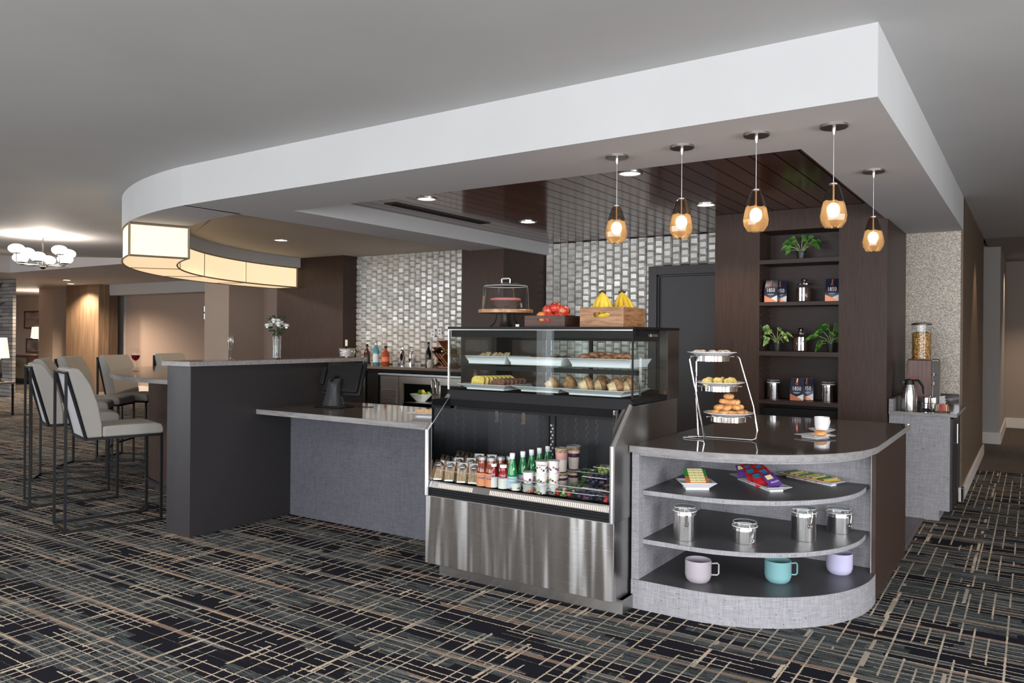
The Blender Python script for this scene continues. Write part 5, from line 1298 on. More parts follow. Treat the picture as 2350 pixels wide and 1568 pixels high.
MB().lathe([(0, .432), (.073, .432), (.073, .66), (.04, .675), (0, .67)], 28, None, TR(-.02, 0, 0)).build('cereal', noisy('cereal_flakes', (.22, .09, .02), (.80, .45, .14), (1, 1, 1), 70, .6, bmp=1, dist=.02, lo=.42, hi=.6), cd)
MB().lathe([(0, .735), (.082, .735), (.084, .745), (.06, .757), (0, .76)], 32, None, TR(-.02, 0, 0)).build('tube_lid', nickel, cd)
MB().box((-.09, -.07, .0), (.09, .07, .06)).build('dispenser_base', blackp, cd, smooth=False)
x, y = pz(2134, 941, ZK)
cs2 = thing('creamer_caddy', 'chrome wire caddy on the coffee counter', 'caddy', (x, y + .0, ZK))
MB().torus((0, 0, .012), .075, .003, None, 28, 6).torus((0, 0, .06), .070, .0025, None, 28, 6).build('wire_ring', chrome, cs2)
MB().tube([(0, .02, .01), (0, .02, .14), (.006, .02, .155)], .004, 8).tube([(-.06, -.04, .0), (-.06, -.04, .06)], .0025, 6).tube([(.06, -.04, .0), (.06, -.04, .06)], .0025, 6).build('center_handle', chrome, cs2)
for i, u in enumerate((-.034, .034)):
    o = tag(MB().lathe([(0, .014), (.030, .014), (.031, .02), (.031, .105), (.026, .112), (0, .114)], 24).build('creamer_canister', steel_c, None), ['left', 'right'][i] + ' of the two small steel canisters in the wire caddy', 'canister', 'small canisters in the caddy'); o.location = (x + u * .83, y + u * .55, ZK)
x, y = pz(2151, 938, ZK)
nk = thing('napkin_stack', 'stack of folded white paper napkins behind the sugar packets', 'napkins', (x + .01, y + .12, ZK))
for k in range(6): MB().box((-.05, -.03, .012 * k + .002), (.045 + .004 * (k % 2), .03, .012 * k + .011), None, TR(0, 0, .03 + .0, 0, math.radians(-8), .05 * (k % 3))).build('napkin', white_p, nk, smooth=False, bev=.002)
MB().box((-.055, -.035, 0), (.055, .035, .03)).build('napkin_tray', clearthin, nk, smooth=False)
x, y = pz(2160, 946, ZK)
sg = thing('sugar_packet_rack', 'clear rack holding pink, orange and tan sweetener packets', 'rack', (x, y + .03, ZK), A * .6)
MB().box((-.06, -.028, 0), (.06, .028, .006)).box((-.06, -.028, 0), (-.057, .028, .05)).box((.057, -.028, 0), (.06, .028, .05)).box((-.06, -.028, 0), (.06, -.026, .045)).build('rack_body', clearthin, sg, smooth=False)
SGM = [mat('tan_packet', (.45, .38, .25), .6), MATS['tan_packet'], mat('pink_packet', (.65, .06, .14), .6), MATS['pink_packet'], mat('orange_packet', (.75, .18, .08), .6), MATS['orange_packet'], mat('pale_packet', (.8, .7, .65), .6), MATS['orange_packet']]
for k, m_ in enumerate(SGM): MB().box((-.003, -.024, .007), (.003, .024, .062 + .004 * (k % 2)), None, TR(-.049 + .0135 * k, 0, 0, 0, math.radians(8 - 2 * k), 0)).build('sweetener_packet', m_, sg, smooth=False)

# ================================================================== ON TOP OF THE PASTRY CASE
ZT = 1.5565
x, _z = py_(1160, 751, 4.33)
ck = thing('cake_stand', 'pedestal cake stand with wooden board and clear dome', 'cake stand', (x, 4.33, ZT))
MB().lathe([(0, .092), (.168, .092), (.182, .096), (.184, .112), (.180, .118), (0, .118)], 48).build('wood_board', noisy('light_acacia_board', (.36, .18, .08), (.55, .32, .17), (12, 60, 60), 1, .35), ck)
for k in range(4):
    a = math.radians(45 + 90 * k + 12); c_, s_ = math.cos(a), math.sin(a)
    MB().tube([(.11 * c_, .11 * s_, .003), (.085 * c_, .085 * s_, .02), (.068 * c_, .068 * s_, .055), (.064 * c_, .064 * s_, .092)], .0045, 8).build('leg', black_m, ck)
MB().lathe([(0, 0), (.05, 0), (.035, .02), (.026, .05), (.036, .092), (0, .092)], 20).build('pedestal', mat('dark_iron_pedestal', (.035, .028, .026), .45, .3), ck)
MB().lathe([(.158, .119), (.157, .13), (.150, .255), (.146, .272), (.132, .284), (.06, .296), (0, .298)], 48, cap=False).build('glass_dome', clearthin, ck)
MB().torus((0, 0, .274), .1455, .0022, None, 48, 6).build('dome_rim', mat('dome_edge_glass', (.7, .72, .73), .05, .2), ck)
MB().tube([(-.032, 0, .294), (-.034, 0, .320), (-.028, 0, .326), (.028, 0, .326), (.034, 0, .320), (.032, 0, .294)], .0048, 10).build('dome_handle', mat('clear_handle_glass', (.72, .72, .72), .05, .3), ck)
cake = thing('layer_cake', 'chocolate layer cake with a pink rim under the clear dome', 'cake', (x, 4.33, ZT + .1185))
MB().lathe([(0, 0), (.098, 0), (.1, .004), (.1, .062), (0, .062)], 40).build('cake_body', crust('chocolate_crumb', (.025, .010, .007), (.07, .03, .02), 60, .7), cake)
MB().lathe([(.1, .060), (.103, .064), (.1, .074), (.085, .078), (0, .078)], 40).build('icing', mat('pink_icing', (.50, .16, .14), .4), cake)
def crate(label, x0, x1, yf, yb, h, m_, slot, loc_name='wooden_crate'):
    cx, cy = (x0 + x1) / 2, (yf + yb) / 2; t = thing(loc_name, label, 'crate', (cx, cy, ZT))
    w_, d_ = (x1 - x0) / 2, (yb - yf) / 2; q = .010; hz = h * .62; hh = h * .12; sw = slot
    # front and back boards with a rounded hand slot
    for s in (-1, 1):
        mb = MB(); T = Matrix(((1, 0, 0, 0), (0, 0, 1, 0), (0, 1, 0, 0), (0, 0, 0, 1)))
        n = 10; cl = [(-sw + hh * math.cos(a), hz + hh * math.sin(a)) for a in [PI / 2 + PI * i / n for i in range(n + 1)]]
        crr = [(sw + hh * math.cos(a), hz + hh * math.sin(a)) for a in [-PI / 2 + PI * i / n for i in range(n + 1)]]
        y0_, y1_ = s * d_ - (q if s > 0 else 0), s * d_ + (q if s < 0 else 0)
        up_ = [(-w_, h), (-w_, 0)] ; 
        loop_top = [(-w_, 0)] + [(-w_, h), (w_, h), (w_, 0)]
        # bottom board below slot, top board above slot, and two cheeks following the round ends
        mb.prism([(-w_, 0), (w_, 0), (w_, hz - hh), (-w_, hz - hh)], y0_, y1_, None, T)
        mb.prism([(-w_, hz + hh), (w_, hz + hh), (w_, h), (-w_, h)], y0_, y1_, None, T)
        mb.prism([(-w_, hz - hh)] + [p for p in cl[::-1]] + [(-w_, hz + hh)], y0_, y1_, None, T)
        mb.prism([(w_, hz - hh)] + [p for p in crr] + [(w_, hz + hh)], y0_, y1_, None, T)
        mb.build('front_board' if s < 0 else 'rear_board', m_, t, smooth=False)
    for s in (-1, 1): MB().box((s * w_, -d_ + q, 0), (s * (w_ - q), d_ - q, h)).build('side_board', m_, t, smooth=False)
    MB().box((-w_ + q, -d_ + q, 0), (w_ - q, d_ - q, .008)).build('bottom_board', m_, t, smooth=False)
    return t, cx, cy
_, c1x, c1y = crate('low dark walnut crate of apples on top of the pastry case', -2.651, -2.362, 4.12, 4.33, .070, wooddark, .038)
_, c2x, c2y = crate('larger golden wood crate of bananas on top of the pastry case', -2.258, -1.972, 4.12, 4.42, .116, woodlight, .040)
apple_m = noisy('red_apple_skin', (.50, .03, .025), (.75, .30, .12), (14, 14, 3), 3, .28, lo=.45, hi=.75)
peach_m = noisy('orange_apple_skin', (.72, .22, .07), (.85, .42, .16), (1, 1, 1), 14, .35)
AP = [(-.105, -.05, .035, 'apple lying low at the far left of the dark crate', 1), (-.045, -.06, .058, 'orange-toned apple at the left front of the pile', 1), (.015, -.065, .055, 'red apple at the front centre of the pile', 0), (.075, -.06, .055, 'red apple at the right front of the pile', 0), (.100, -.01, .052, 'red apple at the far right of the pile', 0), (-.02, .02, .062, 'apple hidden in the middle of the pile', 0), (.05, .03, .062, 'red apple at the back right of the pile', 0), (-.02, -.03, .100, 'red apple in the upper left of the pile', 0), (.085, -.01, .098, 'glossy dark red apple in the upper right of the pile', 0), (.032, -.025, .118, 'streaky red apple crowning the pile', 0), (-.08, .03, .055, 'red apple at the back left of the pile', 0)]
for u, v, z, lab, om in AP:
    t = thing('apple', lab, 'apple', (c1x + u, c1y + v, ZT + z), rnd.uniform(0, 6), 'apples in the dark crate')
    t.rotation_euler = (rnd.uniform(-.5, .5), rnd.uniform(-.5, .5), rnd.uniform(0, 6))
    MB().lathe([(0, -.030), (.012, -.034), (.026, -.026), (.036, -.004), (.037, .010), (.030, .026), (.016, .033), (.006, .030), (0, .024)], 24).build('apple_body', peach_m if om else apple_m, t, sharp=2)
    MB().tube([(0, 0, .024), (.002, 0, .034), (.005, 0, .040)], .0013, 5).build('stem', mat('brown_stem', (.08, .045, .02), .7), t)
banana_m = noisy('banana_peel', (.62, .40, .03), (.82, .62, .08), (1, 1, 1), 12, .4)
tipm = mat('banana_tip', (.06, .045, .02), .7)
def bunch(label, loc, n, lean):
    t = thing('banana_bunch', label, 'bananas', loc, 0, 'banana bunches in the golden crate')
    for k in range(n):
        a = math.radians(-95 + 190 * k / (n - 1)) - PI / 2; c_, s_ = math.cos(a), math.sin(a)
        P0 = [(0, 0, .150), (.012, 0, .135), (.030, 0, .10), (.045, 0, .055), (.048, 0, .0), (.040, 0, -.04), (.032, 0, -.055)]
        path = [(lean * (z - 0) * .25 + c_ * r_ * 1.15, s_ * r_ * .9, z) for r_, _, z in P0]
        bb2 = MB().tube(path, [.005, .007, .0145, .0175, .0165, .010, .005], 6).build('banana', banana_m, t, sharp=1.2)
    MB().tube([(lean * .15 * .25 - .022, 0, .150), (lean * .15 * .25, 0, .158), (lean * .15 * .25 + .022, 0, .150)], [.007, .009, .007], 8).build('stalk', tipm, t)
    return t
bunch('larger front-left bunch of bananas in the golden crate', (c2x - .055, c2y - .03, ZT + .060), 6, .0)
bunch('smaller rear-right bunch of bananas in the golden crate', (c2x + .055, c2y + .05, ZT + .062), 5, -.5)
yslot = tag(MB().tube([(-.05, 0, .04), (-.02, -.004, .052), (.02, -.004, .056), (.055, 0, .05)], [.008, .016, .016, .007], 8).build('banana', banana_m, None), 'single banana seen through the hand slot of the golden crate', 'banana'); yslot.location = (c2x, 4.158, ZT + .012)
tag(B((-2.705, 4.10, ZT), (-2.680, 4.104, ZT + .016)).build('price_card', white_p, None, smooth=False), 'tiny white card between the cake stand and the dark crate', 'card')

# ================================================================== INSIDE THE PASTRY CASE
def tray(label, x0, x1, y0, y1, z, h, flare, grp):
    o = MB().dish(x1 - x0, y1 - y0, h, (flare, flare), .006).build('serving_tray', white_c, None, bev=.003)
    tag(o, label, 'tray', grp); o.location = ((x0 + x1) / 2, (y0 + y1) / 2, z); return o
SZ, FZ = 1.3165, 1.1505
G1, G2 = 'white trays on the glass shelf', 'white trays on the pastry case floor'
tray('deep white tray of pale cookies at the left of the glass shelf', -3.125, -2.80, 4.13, 4.40, SZ, .052, .018, G1)
tray('deep white tray of flat pastries in the middle of the glass shelf', -2.79, -2.385, 4.13, 4.42, SZ, .052, .018, G1)
tray('deep white tray of donuts at the right of the glass shelf', -2.345, -1.925, 4.13, 4.42, SZ, .052, .018, G1)
tray('flared white tray of loaf slices at the left of the case floor', -3.125, -2.745, 4.05, 4.40, FZ, .038, .045, G2)
tray('flared white tray of dark muffin and pastries in the middle of the case floor', -2.735, -2.375, 4.10, 4.42, FZ, .036, .045, G2)
tray('flared white tray of muffins at the right of the case floor', -2.36, -1.93, 4.05, 4.42, FZ, .038, .045, G2)
pc_m = crust('pale_lemon_cookie', (.55, .38, .18), (.78, .62, .36), 50, .7)
for k in range(9):
    o = MB().lathe([(0, 0), (.030, .001), (.034, .006), (.030, .011), (0, .013)], 20).build('cookie', pc_m, None)
    tag(o, 'pale cookie %s in the deep left tray of the glass shelf' % ['farthest left', 'second from left', 'third from left', 'fourth from left', 'fifth, in the middle', 'fourth from right', 'third from right', 'second from right', 'farthest right'][k], 'cookie', 'pale cookies on the glass shelf')
    o.location = (-3.04 + .025 * k, 4.20 + .012 * (k % 2), SZ + .044 + (.006 if k % 3 else .0)); o.rotation_euler = (math.radians(25), math.radians(-28), .2)
fl_m = crust('flat_brown_pastry', (.22, .11, .05), (.5, .3, .15), 50, .7)
for k in range(5):
    o = MB().box((-.03, -.05, 0), (.03, .05, .012)).build('flat_pastry', fl_m, None, bev=.004)
    tag(o, 'flat pastry %s in the middle tray of the glass shelf' % ['at the left end', 'second from left', 'in the centre', 'second from right', 'at the right end'][k], 'pastry', 'flat pastries on the glass shelf'); o.location = (-2.66 + .055 * k, 4.28, SZ + .040); o.rotation_euler = (.1, .25, .2)
glaze_m = crust('glazed_donut', (.20, .075, .03), (.42, .19, .09), 20, .3, .15)
for k, (u, v, z) in enumerate(((-2.265, 4.20, .030), (-2.235, 4.25, .040), (-2.205, 4.29, .042), (-2.12, 4.20, .030), (-2.09, 4.25, .038), (-2.06, 4.24, .036), (-2.02, 4.26, .036))):
    donut('glazed brown donut %s on the glass shelf' % ['standing at the far left', 'second from left', 'third from left', 'at the front of the right group', 'second of the right group', 'third of the right group', 'at the far right'][k], (u, v, SZ + z), (math.radians(68), math.radians(-12 + 5 * k), math.radians(22)), .030, .0165, 'glazed donuts on the glass shelf', glaze_m)
yl_m = crust('yellow_loaf_crumb', (.72, .48, .08), (.85, .66, .20), 60, .7, .2); ylc = mat('loaf_crust', (.30, .15, .05), .7)
bl_m = noisy('chocolate_chip_loaf', (.28, .13, .10), (.06, .02, .015), (1, 1, 1), 75, .8, lo=.55, hi=.62, bmp=.2)
def loaf_slice(label, loc, m_, rz, grp, lean=.35):
    t = thing('loaf_slice', label, 'cake slice', loc, 0, grp); t.rotation_euler = (lean, 0, rz)
    pr = [(-.045, 0), (.045, 0), (.047, .05), (.040, .064), (.018, .074), (-.018, .074), (-.040, .064), (-.047, .05)]
    T = Matrix(((1, 0, 0, 0), (0, 0, 1, 0), (0, 1, 0, 0), (0, 0, 0, 1)))
    MB().prism(pr, -.006, .006, m_, T).build('crumb', m_, t, smooth=False)
    cr_ = MB(); q = [(x * 1.03, z * 1.02 - .0005) for x, z in pr]
    for i in range(len(pr)):
        a, b = pr[i], pr[(i + 1) % len(pr)]; c_, d_ = q[i], q[(i + 1) % len(pr)]
        cr_.add([(a[0], -.0062, a[1]), (b[0], -.0062, b[1]), (d_[0], -.005, d_[1]), (c_[0], -.005, c_[1]), (c_[0], .005, c_[1]), (d_[0], .005, d_[1])], [(0, 1, 2, 3), (3, 2, 5, 4)])
    cr_.build('crust', ylc, t, smooth=False)
    return t
for k in range(8): loaf_slice('yellow loaf slice, %s of the eight' % ['nearest', 'second', 'third', 'fourth', 'fifth', 'sixth', 'seventh', 'rearmost'][k], (-3.02 + .016 * k, 4.13 + .026 * k, FZ + .014), yl_m, math.radians(8), 'yellow loaf slices', -.30)
for k in range(6): loaf_slice('brown chocolate-chip loaf slice, %s of the six' % ['nearest', 'second', 'third', 'fourth', 'fifth', 'rearmost'][k], (-2.885 + .012 * k, 4.15 + .032 * k, FZ + .012), bl_m, math.radians(12), 'chocolate-chip loaf slices', -.75)
def muffin(label, loc, rot, top, body, grp, s=1):
    t = thing('muffin', label, 'muffin', loc, 0, grp); t.rotation_euler = rot; t.scale = (s, s, s)
    MB().lathe([(0, 0), (.026, 0), (.036, .042), (0, .042)], 20).build('muffin_base', body, t)
    MB().lathe([(.034, .036), (.046, .044), (.047, .054), (.038, .070), (.02, .080), (0, .082)], 20).build('muffin_top', top, t, sharp=2)
    return t
dkm = crust('dark_chocolate_muffin', (.012, .007, .006), (.05, .025, .02), 70, .6); tanm = crust('tan_pastry', (.35, .16, .06), (.60, .34, .16), 35, .6); blueb = crust('blueberry_muffin_top', (.13, .05, .025), (.50, .26, .12), 28, .55); creamb = crust('blueberry_muffin_side', (.62, .42, .22), (.82, .64, .42), 40, .7)
muffin('dark chocolate muffin at the left of the middle lower tray', (-2.64, 4.22, FZ + .030), (math.radians(-60), 0, math.radians(-35)), dkm, dkm, 'muffins in the pastry case')
muffin('tan muffin beside the dark chocolate one in the middle lower tray', (-2.545, 4.21, FZ + .030), (math.radians(-65), 0, math.radians(-50)), tanm, creamb, 'muffins in the pastry case')
muffin('tan muffin at the right end of the middle lower tray', (-2.45, 4.28, FZ + .030), (math.radians(-50), 0, math.radians(-60)), tanm, tanm, 'muffins in the pastry case')
for k, (u, v, rz, lab) in enumerate(((-2.27, 4.14, -50, 'blueberry muffin lying at the left front of the right lower tray'), (-2.21, 4.20, -40, 'blueberry muffin with dark top, second in the right lower tray'), (-2.07, 4.13, -55, 'pale blueberry muffin with visible berries at the front right'), (-2.02, 4.19, -45, 'blueberry muffin behind the front right one'), (-2.22, 4.30, 0, 'blueberry muffin at the rear left of the right lower tray'), (-2.06, 4.31, 0, 'blueberry muffin at the rear right of the right lower tray'))):
    muffin(lab, (u, v, FZ + .042), (math.radians(-72), 0, math.radians(rz)), blueb, creamb, 'muffins in the pastry case', 1.12)
# plate of cookies on the low counter
x, y = pz(975, 958, ZL)
p = tag(MB().dish(.24, .18, .034, (.05, .045), .005).build('serving_plate', white_c, None, bev=.002), 'square white dish of pale cookies at the right end of the low counter', 'plate'); p.location = (x, y + .03, ZL); p.rotation_euler = (0, 0, .2)
ck_m = crust('pale_sugar_cookie', (.52, .34, .18), (.72, .52, .32), 40, .7)
for k in range(7):
    o = MB().lathe([(0, 0), (.030, .001), (.034, .006), (.030, .010), (0, .012)], 18).build('cookie', ck_m, None)
    tag(o, 'pale sugar cookie %s in the dish on the low counter' % ['farthest left', 'second from left', 'third from left', 'in the middle', 'third from right', 'second from right', 'farthest right'][k], 'cookie', 'sugar cookies on the low counter'); o.location = (x - .075 + .024 * k, y + .03 + .02 * (k % 2), ZL + .026 + .005 * (k % 3)); o.rotation_euler = (.3, .5, 0)
# ================================================================== DRINKS AND SNACKS IN THE OPEN COOLER
DZ = .5765
def spot(px, ptop, h, b=DZ, ymin=3.86):
    x, y = pz(px, ptop, b + h)
    if y < ymin: y = ymin; x = py_(px, 1100, ymin)[0]
    return (x, y, b)
greeng = mat('green_bottle_glass', (.02, .30, .08), .04, 0, .6, .35, 1.45)
bluelab = mat('pale_blue_water_label', (.45, .62, .75), .5); starlab = mat('red_star', (.6, .05, .05), .5)
def pbottle(label, loc, rz=.55):
    t = thing('water_bottle', label, 'bottle', loc, rz, 'green glass water bottles in the cooler')
    MB().lathe([(0, 0), (.029, 0), (.032, .006), (.032, .095), (.030, .115), (.020, .160), (.0135, .195), (.0135, .212), (0, .212)], 24).build('bottle_body', greeng, t)
    MB().lathe([(.0325, .018), (.0325, .088)], 24, cap=False).build('paper_label', bluelab, t)
    MB().lathe([(.0145, .180), (.0142, .204)], 16, cap=False).build('neck_label', MATS['pale_blue_label'], t)
    MB().lathe([(0, .203), (.0155, .203), (.0155, .222), (.014, .225), (0, .225)], 16).build('cap', white_p, t)
    text('S.PELLEGRINO', .0062, t, (0, -.0335, .058), (PI / 2, 0, 0), mat('navy_ink', (.03, .06, .2), .5), 'label_lettering', .0002)
    MB().lathe([(0, 0), (.010, 0), (.010, .001), (0, .001)], 14, None, TR(.004, -.023, .135, math.radians(70))).build('star_seal', MATS['pale_blue_label'], t)
    return t
GP = [(1176, 1040), (1200, 1036), (1220, 1032), (1238, 1028), (1257, 1024)]
GL = ['nearest green glass water bottle, front of the file of five', 'second green glass water bottle in the file of five', 'middle green glass water bottle in the file of five', 'fourth green glass water bottle in the file of five', 'rearmost green glass water bottle in the file of five']
for k, (p, lab) in enumerate(zip(GP, GL)):
    if k == 0: g0 = pbottle(lab, spot(*p, .225))
    else: dup(g0, spot(*p, .225), .55, lab)
redj = mat('red_juice', (.22, .008, .015), .06, 0, .6); applej = mat('amber_juice', (.17, .028, .008), .05, 0, .6)
def jbottle(label, loc, liquid, h, r, labm, capm, grp, txt=None, wide=False, tcol=None):
    t = thing('juice_bottle', label, 'bottle', loc, .55, grp)
    nk = .62 if wide else .42
    MB().lathe([(0, 0), (r * .95, 0), (r, .008), (r, h * .50), (r * .96, h * .62), (r * .80, h * .72), (r * nk, h * .84), (r * nk, h * .90), (0, h * .90)], 24).build('bottle_body', liquid, t)
    MB().lathe([(0, h * .89), (r * nk * 1.15, h * .89), (r * nk * 1.15, h * .985), (r * nk, h), (0, h)], 18).build('cap', capm, t)
    MB().lathe([(r * 1.015, h * .07), (r * 1.015, h * .49)], 24, cap=False).build('paper_label', labm, t)
    if txt: text(txt, r * .44, t, (0, -r * 1.03, h * .35), (PI / 2, 0, 0), tcol, 'label_lettering', .0002)
    return t
olab = mat('orange_peach_label', (.75, .28, .14), .5); capd = mat('steel_blue_cap', (.5, .5, .5), .25, .6)
for k, (p, lab) in enumerate((((1107, 1058), 'amber juice bottle with peach label at the front of its row'), ((1127, 1053), 'amber juice bottle right behind the front labelled one'), ((1149, 1048), 'third amber juice bottle back in the row'), ((1171, 1047), 'rearmost amber juice bottle behind the nearest green bottle'))):
    jbottle(lab, spot(*p, .19), applej, .19, .036, olab, capd, 'amber juice bottles in the cooler', 'Snapple', True, MATS['navy_ink'])
rlab = mat('red_white_label', (.78, .72, .70), .5)
for k, (p, lab) in enumerate((((1132, 1071), 'small dark red juice bottle with white cap, left of the pair'), ((1155, 1067), 'small dark red juice bottle with white cap, right of the pair beside the green bottle'))):
    jbottle(lab, spot(*p, .155), redj, .155, .030, rlab, white_p, 'dark red juice bottles', None, True, mat('dark_red_ink', (.35, .02, .04), .5))
bread = crust('sandwich_bread', (.42, .27, .16), (.75, .58, .42), 50, .8); film = thinglass('pack_film', (.93, .92, .90), .12)
kraft = mat('brown_pack_card', (.40, .26, .16), .7); blackl = mat('black_round_label', (.015, .015, .015), .4)
def sandwich(label, loc, grp):
    t = thing('sandwich_pack', label, 'sandwich', loc, 0, grp); t.rotation_euler = (math.radians(-6), 0, .45)
    T = Matrix(((0, 0, 1, 0), (1, 0, 0, 0), (0, 1, 0, 0), (0, 0, 0, 1)))
    MB().prism([(-.034, .0), (.028, .0), (.028, .132), (.012, .132)], -.033, .033, film, T).build('clear_pack', film, t, smooth=False)
    fill = mat('sandwich_filling', (.52, .33, .20), .7)
    s = MB()
    for k, x in enumerate((-.029, -.020, -.009, .000, .011, .020)): s.prism([(-.030 + .001 * (k % 2), .003), (.024, .003), (.022, .100), (.0015, .100)], x + .0005, x + (.0085 if k % 2 == 0 else .0098), bread if k % 2 == 0 else fill, T)
    s.build('sandwich_halves', bread, t, smooth=False)
    for sx in (-1, 1): MB().prism([(-.0345, .0), (.028, .0), (.028, .132), (.0115, .132)], sx * .0335, sx * .0345, kraft, T).build('card_side', kraft, t, smooth=False)
    an = math.atan2(.046, .132)
    MB().lathe([(0, 0), (.021, 0), (.021, .001), (0, .001)], 22, None, TR(0, .0005, .102, math.radians(90) - an)).build('round_label', blackl, t)
    MB().torus((0, 0, .0012), .0165, .0007, None, 22, 4, TR(0, .0005, .102, math.radians(90) - an)).box((-.012, -.0015, .001), (.012, .0015, .0018), None, TR(0, .0005, .102, math.radians(90) - an)).box((-.009, .004, .001), (.009, .0055, .0018), None, TR(0, .0005, .102, math.radians(90) - an)).build('label_print', white_ink, t, smooth=False)
    MB().add([(-.026, -.0345, .003), (.026, -.0345, .003), (.026, -.028, .022), (-.026, -.028, .022)], [(0, 1, 2, 3)]).build('price_label', white_p, t, smooth=False)
    return t
s0 = sandwich('sandwich pack at the far left of the front row', spot(1006, 1060, .13), 'sandwich packs in the cooler')
SP = [((1032, 1061), 'second sandwich pack from the left in the front row', 0), ((1060, 1064), 'third sandwich pack from the left in the front row', 0), ((1086, 1066), 'sandwich pack at the right of the front row, half behind the amber bottle', 0), ((1050, 1052), 'left sandwich pack of the second row', 0), ((1079, 1053), 'right sandwich pack of the second row', 0), ((1098, 1043), 'left sandwich pack of the rear row', 0), ((1127, 1045), 'right sandwich pack of the rear row', 0)]
for p, lab, z in SP:
    o = dup(s0, spot(*p, .13), 0, lab); o.rotation_euler = (math.radians(-6), 0, .45)
# yoghurts and parfaits
foil = mat('foil_lid', (.75, .73, .72), .25, .5); yog_m = mat('yoghurt_cup_white', (.80, .76, .72), .4)
kiwi_p = mat('leaf_print', (.16, .26, .05), .5); bm_ = mat('blueberry_print', (.03, .03, .10), .5); rm_ = mat('strawberry_print', (.60, .05, .06), .5)
def yog(label, loc, fruit, txt=None, r=.036, h=.066):
    t = thing('yoghurt_cup', label, 'yoghurt', loc, .5, 'yoghurt cups in the cooler')
    MB().lathe([(0, 0), (r * .78, 0), (r * .95, h * .94), (0, h * .94)], 28).build('cup_body', yog_m, t)
    MB().lathe([(0, h * .93), (r * 1.04, h * .93), (r * 1.04, h), (0, h)], 28).build('foil_lid', foil, t)
    f = MB()
    r3 = random.Random(len(label))
    for k in range(11):
        a = -PI / 2 + (k - 5) * .40 + r3.uniform(-.12, .12); zz = h * r3.uniform(.12, .50); rr = r * (.79 + .17 * zz / h); q_ = r3.uniform(.0035, .0075)
        f.ball((rr * math.cos(a), rr * math.sin(a), zz), (q_, q_ * .5, q_), r3.choice((fruit, bm_, rm_, kiwi_p)), 8, 6)
    f.build('fruit_print', fruit, t)
    if txt: text(txt, .015, t, (0, -r * .97, h * .68), (PI / 2 - .15, 0, 0), blackp, 'brand_lettering', .0002)
    return t
yog('small yoghurt cup lying lowest at the front beside the nearest green bottle', spot(1184, 1115, .060), bm_, None, .034, .060)
yog('yoghurt cup with strawberry print in front of the stacked cups', spot(1213, 1114, .064), rm_)
b1 = spot(1213, 1088, .130); yog('yoghurt cup stacked above the strawberry one', (b1[0], b1[1], DZ + .066), bm_)
yog('hidden lower yoghurt cup carrying the stack', (b1[0], b1[1], DZ), bm_)
b1 = spot(1243, 1058, .21)
for k in range(3): yog(['bottom cup of the tall yoghurt stack', 'middle cup of the tall yoghurt stack', 'top yoghurt cup with dark brand lettering'][k], (b1[0], b1[1], DZ + .068 * k), bm_, 'Chobani' if k == 2 else None, .037, .068)
b1 = spot(1266, 1055, .21)
for k in range(3): yog(['bottom cup of the rear yoghurt stack', 'middle cup of the rear yoghurt stack', 'top cup of the rear yoghurt stack'][k], (b1[0], b1[1] + .02, DZ + .068 * k), bm_, None, .037, .068)
clearcup = clearthin; creamy = mat('vanilla_yoghurt', (.80, .70, .64), .4); pinky = mat('berry_yoghurt', (.62, .34, .32), .4)
granola = crust('granola', (.20, .10, .05), (.55, .35, .2), 90, .8); berrym = crust('mixed_berries', (.02, .015, .04), (.20, .03, .05), 90, .35)
def parfait(label, loc, r, h, berry):
    t = thing('parfait_cup', label, 'parfait', loc, 0, 'parfait cups in the cooler')
    MB().lathe([(0, 0), (r * .74, 0), (r, h * .95)], 28, cap=False).build('clear_cup', clearcup, t)
    MB().lathe([(0, .002), (r * .72, .002), (r * .86, h * .5), (0, h * .5)], 24).build('yoghurt_layer', creamy, t)
    MB().lathe([(0, h * .5), (r * .86, h * .5), (r * .91, h * .66), (0, h * .66)], 24).build('berry_layer', berrym if berry else pinky, t)
    MB().lathe([(0, h * .66), (r * .91, h * .66), (r * .93, h * .78), (0, h * .78)], 24).build('yoghurt_layer', creamy if berry else pinky, t)
    MB().lathe([(0, h * .78), (r * .93, h * .78), (r * .96, h * .92), (0, h * .92)], 24).build('granola_layer', granola, t)
    MB().lathe([(r * 1.04, h * .93), (r * 1.05, h * .955), (r * .98, h * .975), (r * .6, h), (0, h)], 28, cap=False).build('lid', clearcup, t)
    MB().torus((0, 0, h * .945), r * 1.04, .0015, None, 28, 5).build('lid_rim', MATS['frosted_rim'], t)
    return t
for px, pt, br_, nm in ((1289, 1026, 0, 'left'), (1317, 1021, 1, 'right')):
    b1 = spot(px, pt, .25); r1 = .041
    parfait('short parfait cup underneath the %s tall one' % nm, b1, r1, .10, 1)
    parfait('tall layered parfait cup on the %s, standing on a short one' % nm, (b1[0], b1[1], DZ + .1005), r1, .150, br_)
def fruitcup(label, loc, fm, r=.041, h=.062):
    t = thing('fruit_cup', label, 'fruit cup', loc, 0, 'clear fruit cups in the cooler')
    MB().lathe([(0, 0), (r * .78, 0), (r, h * .94)], 26, cap=False).build('clear_cup', clearcup, t)
    f = MB(); r2 = random.Random(int(loc[0] * -1000))
    for k in range(26):
        a = r2.uniform(0, 6.28); rr = r * .62 * math.sqrt(r2.random()); z = r2.uniform(.010, h * .8)
        f.ball((rr * math.cos(a), rr * math.sin(a), z), r2.uniform(.008, .013), fm[k % len(fm)], 8, 6)
    f.build('cut_fruit', None, t)
    MB().lathe([(r * 1.03, h * .93), (r * 1.03, h * .98), (r * .9, h), (0, h)], 26, cap=False).build('lid', clearcup, t)
    MB().torus((0, 0, h * .945), r * 1.03, .0014, None, 26, 5).build('lid_rim', MATS['frosted_rim'], t)
    return t
